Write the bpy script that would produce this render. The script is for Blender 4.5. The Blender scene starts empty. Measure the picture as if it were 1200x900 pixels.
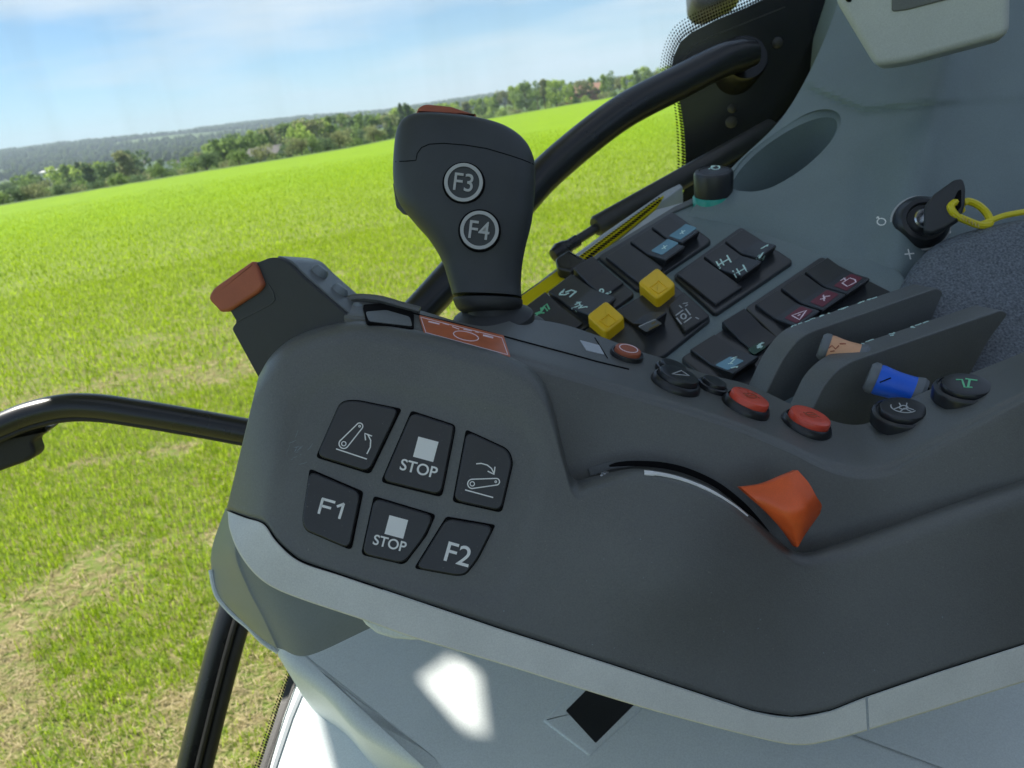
import bpy, bmesh, math, random
import numpy as np
from mathutils import Vector, Matrix
from mathutils.bvhtree import BVHTree
random.seed(7); rng = np.random.default_rng(7)
sc = bpy.context.scene
rad = math.radians

# ------------------------------------------------------------------ camera
CAMH = 2.6
PITCH, ROLL, F = 20.26, 8.17, 901.0
cam_d = bpy.data.cameras.new('camera'); cam = bpy.data.objects.new('camera', cam_d)
sc.collection.objects.link(cam); sc.camera = cam
R3 = Matrix.Rotation(rad(90 - PITCH), 3, 'X') @ Matrix.Rotation(rad(-ROLL), 3, 'Z')
cam.matrix_world = Matrix.Translation((0, 0, CAMH)) @ R3.to_4x4()
cam_d.sensor_width = 36; cam_d.lens = 36 * F / 1200
cam_d.clip_start = 0.02; cam_d.clip_end = 12000
cam_d.dof.use_dof = True; cam_d.dof.focus_distance = 0.38; cam_d.dof.aperture_fstop = 21

# ------------------------------------------------------------------ light
SUN_AZ, SUN_EL = -62.0, 48.0          # azimuth from +Y, positive to +X
wd = bpy.data.worlds.new('World'); sc.world = wd; wd.use_nodes = True
nt = wd.node_tree; nd = nt.nodes; lk = nt.links; nd.clear()
out = nd.new('ShaderNodeOutputWorld'); bg = nd.new('ShaderNodeBackground'); bg.inputs[1].default_value = 0.055
sky = nd.new('ShaderNodeTexSky'); sky.sky_type = 'NISHITA'; sky.sun_disc = False
sky.sun_elevation = rad(SUN_EL); sky.sun_rotation = rad(SUN_AZ); sky.altitude = 0
sky.air_density = 0.75; sky.dust_density = 0.1; sky.ozone_density = 3.5
tc = nd.new('ShaderNodeTexCoord')
mp = nd.new('ShaderNodeMapping'); mp.inputs['Scale'].default_value = (1.6, 1.6, 11.0)
mp.inputs['Rotation'].default_value = (rad(4), rad(-3), 0.4)
nz = nd.new('ShaderNodeTexNoise'); nz.inputs['Scale'].default_value = 1.5; nz.inputs['Detail'].default_value = 6; nz.inputs['Roughness'].default_value = .5
rp = nd.new('ShaderNodeValToRGB'); rp.color_ramp.elements[0].position = .44; rp.color_ramp.elements[1].position = .72
rp.color_ramp.elements[1].color = (.92, .92, .92, 1)
mx = nd.new('ShaderNodeMix'); mx.data_type = 'RGBA'; mx.inputs['B'].default_value = (7.2, 7.6, 7.8, 1)
lk.new(tc.outputs['Generated'], mp.inputs[0]); lk.new(mp.outputs[0], nz.inputs['Vector']); lk.new(nz.outputs['Fac'], rp.inputs[0])
lk.new(rp.outputs[0], mx.inputs['Factor']); tn = nd.new('ShaderNodeMix'); tn.data_type = 'RGBA'; tn.blend_type = 'MULTIPLY'; tn.inputs['Factor'].default_value = 1; tn.inputs['B'].default_value = (.80, .97, .98, 1); lk.new(sky.outputs[0], tn.inputs['A']); lk.new(tn.outputs['Result'], mx.inputs['A']); lk.new(mx.outputs['Result'], bg.inputs[0]); lk.new(bg.outputs[0], out.inputs[0])

sun_d = bpy.data.lights.new('sun', 'SUN'); sun_d.energy = 4.4; sun_d.angle = rad(.53); sun_d.color = (1, .95, .86)
sun = bpy.data.objects.new('sun', sun_d); sc.collection.objects.link(sun)
sdir = Vector((math.sin(rad(SUN_AZ)) * math.cos(rad(SUN_EL)), math.cos(rad(SUN_AZ)) * math.cos(rad(SUN_EL)), math.sin(rad(SUN_EL))))
sun.rotation_euler = sdir.to_track_quat('Z', 'Y').to_euler(); sun.location = (-3, 4, 12)
sc.view_settings.view_transform = 'Standard'; sc.view_settings.look = 'None'; sc.view_settings.gamma = 1
sc.view_settings.exposure = 1.3
sc.cycles.max_bounces = 8; sc.cycles.transparent_max_bounces = 24

# ------------------------------------------------------------------ helpers
CAM = Vector((0, 0, CAMH)); RN = np.array(R3)
def ray(u, v): return R3 @ Vector(((u - 600) / F, (450 - v) / F, -1))
def W(u, v, d): return CAM + ray(u, v) * d
def Wn(u, v, d):
    u, v, d = np.broadcast_arrays(u, v, d)
    c = np.stack([(u - 600) / F * d, (450 - v) / F * d, -d], -1)
    return c @ RN.T + np.array(CAM)
def cdir(x, y, z): return (R3 @ Vector((x, y, -z))).normalized()    # right, up, forward of the view
def proj(p):
    q = R3.transposed() @ (Vector(p) - CAM); return (600 + F * q.x / -q.z, 450 - F * q.y / -q.z, -q.z)

class Pln:
    def __init__(s, u, v, d, n): s.o = W(u, v, d); s.n = n.normalized()
    def hit(s, u, v):
        r = ray(u, v); t = (s.o - CAM).dot(s.n) / r.dot(s.n); return CAM + r * t, s.n
class Srf:
    def __init__(s, *obs):
        vs, ps = [], []
        for o in obs:
            base = len(vs); mw = Vector(BASE[o.name])
            vs += [v.co + mw for v in o.data.vertices]; ps += [[i + base for i in p.vertices] for p in o.data.polygons]
        s.b = BVHTree.FromPolygons(vs, ps)
    def hit(s, u, v):
        r = ray(u, v); p, n, i, d = s.b.ray_cast(CAM, r.normalized())
        if p is None:
            for k in range(1, 9):
                for a in range(8):
                    q = ray(u + k * 1.2 * math.cos(a * .785), v + k * 1.2 * math.sin(a * .785)); p, n, i, d = s.b.ray_cast(CAM, q.normalized())
                    if p is not None: return p, (-n if n.dot(q) > 0 else n)
            raise ValueError('miss %s %s' % (u, v))
        return p, (-n if n.dot(r) > 0 else n)
class Tan:                                           # tangent plane of a surface at a pixel
    def __init__(s, srf, u, v, lift=0):
        p, n = srf.hit(u, v); s.o = p + n * lift; s.n = n
    hit = Pln.hit

BASE = {}                                            # object name -> world origin of its local space
C = sc.collection
def props(o, label=None, cat=None, group=None, kind=None):
    if label: o['label'] = label
    if cat: o['category'] = cat
    if group: o['group'] = group
    if kind: o['kind'] = kind
    return o
def thing(name, loc, label, cat, group=None):
    o = bpy.data.objects.new(name, None); C.objects.link(o); o.location = loc; o.empty_display_size = .05
    BASE[o.name] = tuple(loc); return props(o, label, cat, group)

class MB:
    def __init__(s): s.v = []; s.f = []
    def add(s, vs, fs):
        b = len(s.v); s.v += [tuple(v) for v in vs]; s.f += [[i + b for i in f] for f in fs]; return s
    def build(s, name, mat, parent=None, label=None, cat=None, group=None, kind=None, ang=38, loc=None, recalc=True):
        me = bpy.data.meshes.new(name)
        if parent is not None: base = BASE[parent.name]
        else: base = tuple(loc) if loc is not None else (0, 0, 0)
        V = np.array(s.v) - np.array(base)
        me.from_pydata(V.tolist(), [], s.f); me.validate()
        if recalc:
            bm = bmesh.new(); bm.from_mesh(me); bmesh.ops.remove_doubles(bm, verts=bm.verts, dist=1e-7)
            bmesh.ops.recalc_face_normals(bm, faces=bm.faces); bm.to_mesh(me); bm.free()
        me.polygons.foreach_set('use_smooth', [True] * len(me.polygons)); me.set_sharp_from_angle(angle=rad(ang))
        if mat: me.materials.append(mat)
        o = bpy.data.objects.new(name, me); C.objects.link(o); BASE[o.name] = base
        if parent is not None: o.parent = parent
        else: o.location = base
        return props(o, label, cat, group, kind)

def fillet(poly, r, n=5):
    if r <= 0: return [Vector(p) for p in poly]
    o = []; N = len(poly); P = [Vector(p[:2]) for p in poly]
    for i in range(N):
        a, b, c = P[i - 1], P[i], P[(i + 1) % N]
        rr = poly[i][2] if len(poly[i]) > 2 else r
        l = min(rr, (a - b).length * .48, (c - b).length * .48)
        p, q = b + (a - b).normalized() * l, b + (c - b).normalized() * l
        for k in range(n + 1):
            t = k / n; o.append(p * (1 - t) ** 2 + b * 2 * t * (1 - t) + q * t * t)
    return o
def frame(n, ref=None):
    n = n.normalized(); ref = ref or cdir(1, 0, 0)
    e1 = (ref - n * ref.dot(n)).normalized(); return e1, n.cross(e1), n
def inset(q, d):
    N = len(q); o = []
    for i in range(N):
        a, b, c = q[i - 1], q[i], q[(i + 1) % N]
        t1 = (b - a); t2 = (c - b)
        if t1.length < 1e-9: t1 = t2
        if t2.length < 1e-9: t2 = t1
        n1 = Vector((-t1.y, t1.x)).normalized(); n2 = Vector((-t2.y, t2.x)).normalized()
        m = n1 + n2
        if m.length < 1e-6: m = n1
        m.normalize(); o.append(b + m * d / max(.35, m.dot(n1)))
    return o
def prism(mb, pl, poly, h0, h1, bev=0, r=0, segs=4, dish=0):
    """a slab with the outline poly (pixels on the plane pl), from height h0 to h1 along its normal, rounded top edge"""
    px = fillet(poly, r); P = [pl.hit(*p)[0] for p in px]; n = pl.n
    e1, e2, n = frame(n); o = P[0]
    q = [Vector(((p - o).dot(e1), (p - o).dot(e2))) for p in P]
    if sum(q[i - 1].x * q[i].y - q[i].x * q[i - 1].y for i in range(len(q))) < 0: q.reverse()
    rings = [(0, h0)]
    if bev > 0:
        for k in range(segs + 1):
            a = math.pi / 2 * k / segs; rings.append((bev * (1 - math.cos(a)), h1 - bev + bev * math.sin(a)))
    else: rings.append((0, h1))
    if bev > 0: rings.append((bev + min(.0006, bev * .3), h1))
    if dish: rings.append((bev + abs(dish) * 2, h1 - dish))
    vs, fs = [], []; N = len(q)
    for d, h in rings: vs += [o + e1 * p.x + e2 * p.y + n * h for p in inset(q, d)]
    for k in range(len(rings) - 1):
        for i in range(N):
            j = (i + 1) % N; fs.append([k * N + i, k * N + j, (k + 1) * N + j, (k + 1) * N + i])
    fs.append(list(range(N))[::-1]); b0 = (len(rings) - 1) * N; cap = inset(q, rings[-1][0]); ct = sum(cap, Vector((0, 0))) / N
    if all((cap[i] - ct).cross(cap[(i + 1) % N] - ct) > -1e-9 for i in range(N)) and bev > 0:
        vs.append(o + e1 * ct.x + e2 * ct.y + n * rings[-1][1]); fs += [[b0 + i, b0 + (i + 1) % N, len(vs) - 1] for i in range(N)]
    else: fs.append([b0 + i for i in range(N)])
    return mb.add(vs, fs)
def lathe(mb, c, ax, prof, n=36, ex=1.0, ref=None):
    e1, e2, ax = frame(ax, ref); vs, fs = [], []
    for r, h in prof:
        for k in range(n):
            a = 2 * math.pi * k / n; vs.append(c + ax * h + e1 * (r * math.cos(a) * ex) + e2 * (r * math.sin(a)))
    m = len(prof)
    for i in range(m - 1):
        for k in range(n):
            j = (k + 1) % n; fs.append([i * n + k, i * n + j, (i + 1) * n + j, (i + 1) * n + k])
    fs.append(list(range(n))[::-1]); fs.append([(m - 1) * n + k for k in range(n)])
    return mb.add(vs, fs)
def cr(P, n, axis=0):
    """Catmull-Rom resampling of control points along axis 0 to n samples"""
    P = np.asarray(P, float); N = len(P)
    Q = np.concatenate([[2 * P[0] - P[1]], P, [2 * P[-1] - P[-2]]])
    t = np.linspace(0, N - 1, n); i = np.minimum(t.astype(int), N - 2); f = t - i
    f = f.reshape((-1,) + (1,) * (P.ndim - 1))
    a, b, c, d = Q[i], Q[i + 1], Q[i + 2], Q[i + 3]
    return .5 * (2 * b + (c - a) * f + (2 * a - 5 * b + 4 * c - d) * f ** 2 + (3 * b - a - 3 * c + d) * f ** 3)
def tube(mb, pts, r, n=14, sub=6, cap=True, smooth=True, ex=1.0):
    P = cr(np.array([list(p) for p in pts]), (len(pts) - 1) * sub + 1) if smooth and len(pts) > 2 else np.array([list(p) for p in pts])
    m = len(P); rr = np.interp(np.linspace(0, 1, m), np.linspace(0, 1, len(r)), r) if hasattr(r, '__len__') else [r] * m
    vs, fs = [], []; e1 = None
    for i in range(m):
        t = Vector(P[min(i + 1, m - 1)] - P[max(i - 1, 0)]).normalized()
        if e1 is None: e1 = t.orthogonal().normalized()
        e1 = (e1 - t * e1.dot(t)).normalized(); e2 = t.cross(e1)
        for k in range(n):
            a = 2 * math.pi * k / n; vs.append(Vector(P[i]) + (e1 * math.cos(a) + e2 * math.sin(a)) * rr[i])
    for i in range(m - 1):
        for k in range(n):
            j = (k + 1) % n; fs.append([i * n + k, i * n + j, (i + 1) * n + j, (i + 1) * n + k])
    if cap: fs.append(list(range(n))[::-1]); fs.append([(m - 1) * n + k for k in range(n)])
    return mb.add(vs, fs)
def gridmesh(mb, G, close_u=False, close_v=False, caps=False):
    a, b = G.shape[:2]; vs = G.reshape(-1, 3); fs = []
    for i in range(a if close_u else a - 1):
        for j in range(b if close_v else b - 1):
            i2, j2 = (i + 1) % a, (j + 1) % b; fs.append([i * b + j, i2 * b + j, i2 * b + j2, i * b + j2])
    if caps: fs.append(list(range(b))[::-1]); fs.append([(a - 1) * b + j for j in range(b)])
    return mb.add(vs, fs)
def shell(mb, G, back):
    """a solid: front grid G and the same grid moved by back (vector), joined round the rim"""
    a, b = G.shape[:2]; vs = np.concatenate([G.reshape(-1, 3), (G + np.array(back)).reshape(-1, 3)]); n = a * b; fs = []
    for i in range(a - 1):
        for j in range(b - 1):
            q = [i * b + j, (i + 1) * b + j, (i + 1) * b + j + 1, i * b + j + 1]; fs.append(q); fs.append([x + n for x in q[::-1]])
    rim = [i * b for i in range(a)] + [(a - 1) * b + j for j in range(1, b)] + [i * b + b - 1 for i in range(a - 2, -1, -1)] + [j for j in range(b - 2, 0, -1)]
    for k in range(len(rim)):
        p, q = rim[k], rim[(k + 1) % len(rim)]; fs.append([p, q, q + n, p + n])
    return mb.add(vs, fs)
def stroke(mb, srf, pts, w, h=.0003, closed=False, t=.0006, lens=None):
    """a thin raised line w pixels wide laid on a surface through pixel points"""
    q = []; M_ = len(pts)
    for i in range(M_ if closed else M_ - 1):
        a, b = pts[i], pts[(i + 1) % M_]; k = max(1, int(math.hypot(a[0] - b[0], a[1] - b[1]) / 4))
        q += [tuple(a[c] + (b[c] - a[c]) * j / k for c in range(len(a))) for j in range(k)]
    pts = q if closed else q + [pts[-1]]
    P = [srf.hit(*p[:2]) for p in pts]; N = len(P); vs, fs = [], []
    ws = [p[2] if len(p) > 2 else w for p in pts]
    for i in range(N):
        p, n = P[i]
        if closed: t0, t1 = P[i - 1][0], P[(i + 1) % N][0]
        else: t0, t1 = P[max(0, i - 1)][0], P[min(N - 1, i + 1)][0]
        tg = (t1 - t0).normalized(); s = n.cross(tg).normalized()
        d = (p - CAM).dot(R3 @ Vector((0, 0, -1))); hw = ws[i] / 2 * d / F
        b = p + n * (h - t); q = p + n * h
        vs += [b - s * hw, b + s * hw, q + s * hw, q - s * hw]
    for i in range(N if closed else N - 1):
        j = (i + 1) % N
        for k in range(4): l = (k + 1) % 4; fs.append([i * 4 + k, j * 4 + k, j * 4 + l, i * 4 + l])
    if not closed: fs.append([0, 1, 2, 3]); fs.append([N * 4 - 1, N * 4 - 2, N * 4 - 3, N * 4 - 4])
    return mb.add(vs, fs)
def circ(u, v, r, n=24, ry=None, a0=0, a1=360, rot=0):
    ry = ry or r; c, s = math.cos(rad(rot)), math.sin(rad(rot)); o = []
    full = abs(a1 - a0) >= 360
    for k in range(n if full else n + 1):
        a = rad(a0 + (a1 - a0) * k / n); x, y = r * math.cos(a), ry * math.sin(a); o.append((u + x * c - y * s, v + x * s + y * c))
    return o
def rotpts(pts, u, v, ang, sx=1, sy=1):
    c, s = math.cos(rad(ang)), math.sin(rad(ang)); return [(u + x * sx * c - y * sy * s, v + x * sx * s + y * sy * c) for x, y in pts]
def text(mb, srf, string, u, v, cap, ang, h=.0003, ext=.0003, sx=1.0, bold=0.0):
    """lettering centred at a pixel, cap = capital height in pixels, on the tangent plane of srf"""
    cu = bpy.data.curves.new('lettering', 'FONT'); cu.body = string; cu.align_x = 'CENTER'; cu.align_y = 'CENTER'; cu.extrude = .02; cu.offset = bold
    ob = bpy.data.objects.new('lettering', cu); C.objects.link(ob)
    dg = bpy.context.evaluated_depsgraph_get(); me = bpy.data.meshes.new_from_object(ob.evaluated_get(dg))
    vs = [v_.co.copy() for v_ in me.vertices]; fs = [list(p.vertices) for p in me.polygons]
    bpy.data.objects.remove(ob); bpy.data.curves.remove(cu); bpy.data.meshes.remove(me)
    ys = [q.y for q in vs]; xs = [q.x for q in vs]; ch = max(ys) - min(ys); cx, cy = (max(xs) + min(xs)) / 2, (max(ys) + min(ys)) / 2
    p, n = srf.hit(u, v); pl = Tan(srf, u, v)
    a = rad(ang); p1 = pl.hit(u + math.cos(a) * 4, v + math.sin(a) * 4)[0]
    ex = (p1 - p).normalized(); ey = n.cross(ex)
    d = (p - CAM).dot(R3 @ Vector((0, 0, -1))); k = cap / ch * d / F
    zs = max(q.z for q in vs)
    return mb.add([p + ex * (q.x - cx) * k * sx + ey * (q.y - cy) * k + n * (h + (ext if q.z > 0 else -ext)) for q in vs], fs)

# ------------------------------------------------------------------ materials
def mat(name, col, rough=.5, spec=.5, grain=0, gscale=1500, var=0, vscale=30, metal=0, coat=0, dust=0, scratch=0):
    m = bpy.data.materials.new(name); m.use_nodes = True; t = m.node_tree; b = t.nodes['Principled BSDF']
    b.inputs['Base Color'].default_value = (*col, 1); b.inputs['Roughness'].default_value = rough
    b.inputs['Specular IOR Level'].default_value = spec; b.inputs['Metallic'].default_value = metal; b.inputs['Coat Weight'].default_value = coat
    g = t.nodes.new('ShaderNodeNewGeometry')
    if grain:
        n = t.nodes.new('ShaderNodeTexNoise'); n.inputs['Scale'].default_value = gscale; n.inputs['Detail'].default_value = 3; n.inputs['Roughness'].default_value = .6
        bp = t.nodes.new('ShaderNodeBump'); bp.inputs['Strength'].default_value = grain; bp.inputs['Distance'].default_value = .0009
        t.links.new(g.outputs['Position'], n.inputs['Vector']); t.links.new(n.outputs['Fac'], bp.inputs['Height']); t.links.new(bp.outputs[0], b.inputs['Normal'])
    if grain and not var: var = .03
    if var:
        n = t.nodes.new('ShaderNodeTexNoise'); n.inputs['Scale'].default_value = vscale; n.inputs['Detail'].default_value = 5
        mr = t.nodes.new('ShaderNodeMapRange'); mr.inputs[1].default_value = .3; mr.inputs[2].default_value = .7; mr.inputs[3].default_value = 1 - var; mr.inputs[4].default_value = 1 + var
        mm = t.nodes.new('ShaderNodeMix'); mm.data_type = 'RGBA'; mm.blend_type = 'MULTIPLY'; mm.inputs['Factor'].default_value = 1; mm.inputs['A'].default_value = (*col, 1)
        t.links.new(g.outputs['Position'], n.inputs['Vector']); t.links.new(n.outputs['Fac'], mr.inputs[0]); t.links.new(mr.outputs[0], mm.inputs['B'])
        last = mm.outputs['Result']
        if grain:
            n3 = t.nodes.new('ShaderNodeTexNoise'); n3.inputs['Scale'].default_value = gscale * .9; n3.inputs['Detail'].default_value = 2
            r3 = t.nodes.new('ShaderNodeMapRange'); r3.inputs[1].default_value = .3; r3.inputs[2].default_value = .7; r3.inputs[3].default_value = 1 - .55 * grain; r3.inputs[4].default_value = 1 + .55 * grain
            m3 = t.nodes.new('ShaderNodeMix'); m3.data_type = 'RGBA'; m3.blend_type = 'MULTIPLY'; m3.inputs['Factor'].default_value = 1
            t.links.new(g.outputs['Position'], n3.inputs['Vector']); t.links.new(n3.outputs['Fac'], r3.inputs[0]); t.links.new(r3.outputs[0], m3.inputs['B']); t.links.new(last, m3.inputs['A']); last = m3.outputs['Result']
        if dust:
            n2 = t.nodes.new('ShaderNodeTexNoise'); n2.inputs['Scale'].default_value = 900; n2.inputs['Detail'].default_value = 2
            r2 = t.nodes.new('ShaderNodeMapRange'); r2.inputs[1].default_value = .70; r2.inputs[2].default_value = .78; r2.inputs[4].default_value = dust
            m2 = t.nodes.new('ShaderNodeMix'); m2.data_type = 'RGBA'; m2.inputs['B'].default_value = (.32, .30, .26, 1)
            t.links.new(g.outputs['Position'], n2.inputs['Vector']); t.links.new(n2.outputs['Fac'], r2.inputs[0]); t.links.new(r2.outputs[0], m2.inputs['Factor']); t.links.new(last, m2.inputs['A'])
            last = m2.outputs['Result']
        t.links.new(last, b.inputs['Base Color'])
        mr2 = t.nodes.new('ShaderNodeMapRange'); mr2.inputs[3].default_value = rough - .07; mr2.inputs[4].default_value = rough + .1
        t.links.new(n.outputs['Fac'], mr2.inputs[0]); t.links.new(mr2.outputs[0], b.inputs['Roughness'])
    return m
M = {}
M['dark'] = mat('dark_textured_plastic', (.108, .114, .109), .38, .75, .22, 1500, .12, 18, dust=.35)
M['grey_trim'] = mat('grey_trim_plastic', (.70, .71, .66), .5, .4, .13, 1700, .06, 40)
M['key'] = mat('key_rubber', (.024, .026, .029), .30, .6, .10, 2500, .15, 60, dust=.25)
M['gap'] = mat('gap_black', (.004, .004, .005), .8, .1)
M['soft'] = mat('joystick_soft_black', (.045, .051, .055), .5, .45, .12, 2200, .12, 40)
M['grip'] = mat('grip_black', (.034, .036, .038), .5, .4, .15, 2200, .1, 40)
M['ringgrey'] = mat('ring_grey', (.46, .47, .47), .45)
M['white'] = mat('print_white', (.88, .88, .86), .5, .3)
M['greyprint'] = mat('print_grey', (.48, .50, .51), .5, .3)
M['orange'] = mat('orange_plastic', (.78, .12, .03), .38, .5, .1, 2000, .08, 80)
M['brick'] = mat('faded_orange_plastic', (.40, .11, .055), .5, .4, .1, 2000, .08, 80)
M['redcap'] = mat('red_button_plastic', (.75, .09, .05), .28, .5, 0, 0, .1, 90)
M['label'] = mat('orange_label', (.55, .15, .06), .3, .5, 0, 0, .12, 120)
M['btn'] = mat('button_black', (.02, .022, .025), .3, .5)
M['console'] = mat('console_grey_plastic', (.18, .232, .242), .46, .5, .16, 1400, .06, 20)
M['pale'] = mat('pale_grey_plastic', (.74, .80, .80), .5, .4, .13, 1100, .04, 15)
M['support'] = mat('support_grey_plastic', (.20, .235, .26), .45, .5, .1, 1500, .05, 20)
M['housing'] = mat('housing_grey_plastic', (.52, .55, .54), .55, .4, .14, 1300, .05, 20)
M['rocker'] = mat('rocker_black', (.020, .022, .026), .32, .6, .12, 2500, .1, 60)
M['module'] = mat('module_black', (.028, .031, .036), .3, .6)
M['yellow'] = mat('yellow_plastic', (.95, .60, .012), .35, .5, 0, 0, .05, 60)
M['tube'] = mat('black_painted_steel', (.015, .016, .018), .28, .5, .05, 900, .1, 30)
M['strut'] = mat('strut_black', (.035, .035, .034), .4, .5, .1, 900, .15, 30, dust=.4)
M['frit'] = mat('black_frit', (.006, .007, .009), .25, .5)
M['seal'] = mat('seal_pale_blue_grey', (.50, .54, .58), .45, .5, .1, 900, .1, 40)
M['rubber'] = mat('seal_rubber_black', (.02, .02, .02), .55, .4, .2, 900, .1, 40)
M['yellowstrip'] = mat('yellow_strip', (.72, .62, .03), .5)
M['fin'] = mat('fin_dark_grey', (.125, .136, .138), .4, .6, .2, 1500, .08, 30, dust=.3)
M['beige'] = mat('beige_lever', (.78, .42, .24), .4, .5, 0, 0, .06, 90)
M['blue'] = mat('blue_lever', (.015, .14, .80), .38, .5, 0, 0, .06, 90)
M['endcap'] = mat('lever_end_grey', (.16, .18, .2), .4)
M['chrome'] = mat('key_barrel_steel', (.6, .6, .6), .25, .5, 0, 0, metal=1)
M['keyhead'] = mat('key_head_black', (.03, .033, .037), .4, .5, .1, 2000, .1, 60)
M['tie'] = mat('yellow_cable_tie', (.78, .66, .02), .35)
M['teal'] = mat('teal_ring', (.02, .35, .28), .3)
M['greenpatch'] = mat('green_print', (.01, .07, .045), .4)
M['redpatch'] = mat('red_print', (.16, .012, .03), .4)
M['bluepatch'] = mat('blue_lens', (.16, .34, .44), .25)
M['glyph'] = mat('pale_mint_print', (.66, .90, .84), .45)
M['greenglyph'] = mat('green_print_bright', (.16, .62, .32), .45)
M['pink'] = mat('pale_pink_print', (.9, .74, .80), .45)
M['yellowprint'] = mat('amber_print', (.62, .48, .16), .45)
M['greyband'] = mat('grip_side_grey', (.13, .145, .15), .4, .6, .1, 2000, .08, 40)
M['roof'] = mat('roof_lining_grey', (.42, .42, .40), .8)
# armrest cushion: pebbled blue grey vinyl
m = bpy.data.materials.new('pebbled_vinyl'); m.use_nodes = True; t = m.node_tree; b = t.nodes['Principled BSDF']
g = t.nodes.new('ShaderNodeNewGeometry'); vo = t.nodes.new('ShaderNodeTexVoronoi'); vo.inputs['Scale'].default_value = 620; vo.inputs['Randomness'].default_value = 1
no = t.nodes.new('ShaderNodeTexNoise'); no.inputs['Scale'].default_value = 700; no.inputs['Detail'].default_value = 3
cr_ = t.nodes.new('ShaderNodeValToRGB'); cr_.color_ramp.elements[0].color = (.055, .068, .085, 1); cr_.color_ramp.elements[1].color = (.20, .23, .265, 1); cr_.color_ramp.elements[0].position = .3; cr_.color_ramp.elements[1].position = .7
bp = t.nodes.new('ShaderNodeBump'); bp.inputs['Strength'].default_value = .8; bp.inputs['Distance'].default_value = .0012
t.links.new(g.outputs['Position'], no.inputs['Vector']); t.links.new(g.outputs['Position'], vo.inputs['Vector']); t.links.new(no.outputs['Fac'], cr_.inputs[0]); t.links.new(cr_.outputs[0], b.inputs['Base Color'])
t.links.new(no.outputs['Fac'], bp.inputs['Height']); t.links.new(bp.outputs[0], b.inputs['Normal']); b.inputs['Roughness'].default_value = .5
M['cushion'] = m
# window glass: clear with a faint reflection
m = bpy.data.materials.new('window_glass'); m.use_nodes = True; t = m.node_tree; t.nodes.clear()
o_ = t.nodes.new('ShaderNodeOutputMaterial'); tr = t.nodes.new('ShaderNodeBsdfTransparent'); gl = t.nodes.new('ShaderNodeBsdfGlossy'); gl.inputs['Roughness'].default_value = .03
fr = t.nodes.new('ShaderNodeFresnel'); fr.inputs['IOR'].default_value = 1.25; ms = t.nodes.new('ShaderNodeMixShader'); tr.inputs[0].default_value = (.945, .965, .97, 1)
gg = t.nodes.new('ShaderNodeNewGeometry'); sb_ = t.nodes.new('ShaderNodeMath'); sb_.operation = 'SUBTRACT'; sb_.inputs[0].default_value = 1; ml_ = t.nodes.new('ShaderNodeMath'); ml_.operation = 'MULTIPLY'
t.links.new(gg.outputs['Backfacing'], sb_.inputs[1]); t.links.new(sb_.outputs[0], ml_.inputs[0]); t.links.new(fr.outputs[0], ml_.inputs[1])
t.links.new(ml_.outputs[0], ms.inputs[0]); t.links.new(tr.outputs[0], ms.inputs[1]); t.links.new(gl.outputs[0], ms.inputs[2]); du = t.nodes.new('ShaderNodeBsdfDiffuse'); du.inputs[0].default_value = (.8, .8, .8, 1); dm = t.nodes.new('ShaderNodeMixShader'); gp_ = t.nodes.new('ShaderNodeMapping'); gp_.inputs['Scale'].default_value = (9, 9, 1.2); dn = t.nodes.new('ShaderNodeTexNoise'); dn.inputs['Scale'].default_value = 1.6; dn.inputs['Detail'].default_value = 4
dr_ = t.nodes.new('ShaderNodeMapRange'); dr_.inputs[1].default_value = .42; dr_.inputs[2].default_value = .75; dr_.inputs[4].default_value = .045
t.links.new(gg.outputs['Position'], gp_.inputs[0]); t.links.new(gp_.outputs[0], dn.inputs['Vector']); t.links.new(dn.outputs['Fac'], dr_.inputs[0]); t.links.new(dr_.outputs[0], dm.inputs[0])
t.links.new(ms.outputs[0], dm.inputs[1]); t.links.new(du.outputs[0], dm.inputs[2]); t.links.new(dm.outputs[0], o_.inputs[0])
M['glass'] = m
m = bpy.data.materials.new('yellow_translucent_strip'); m.use_nodes = True; t = m.node_tree; t.nodes.clear()
o_ = t.nodes.new('ShaderNodeOutputMaterial'); df = t.nodes.new('ShaderNodeBsdfDiffuse'); tl = t.nodes.new('ShaderNodeBsdfTranslucent'); ms = t.nodes.new('ShaderNodeMixShader'); ms.inputs[0].default_value = .6
for q in (df, tl): q.inputs[0].default_value = (.88, .80, .04, 1)
t.links.new(df.outputs[0], ms.inputs[1]); t.links.new(tl.outputs[0], ms.inputs[2]); t.links.new(ms.outputs[0], o_.inputs[0]); M['yellowstrip'] = m
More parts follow.
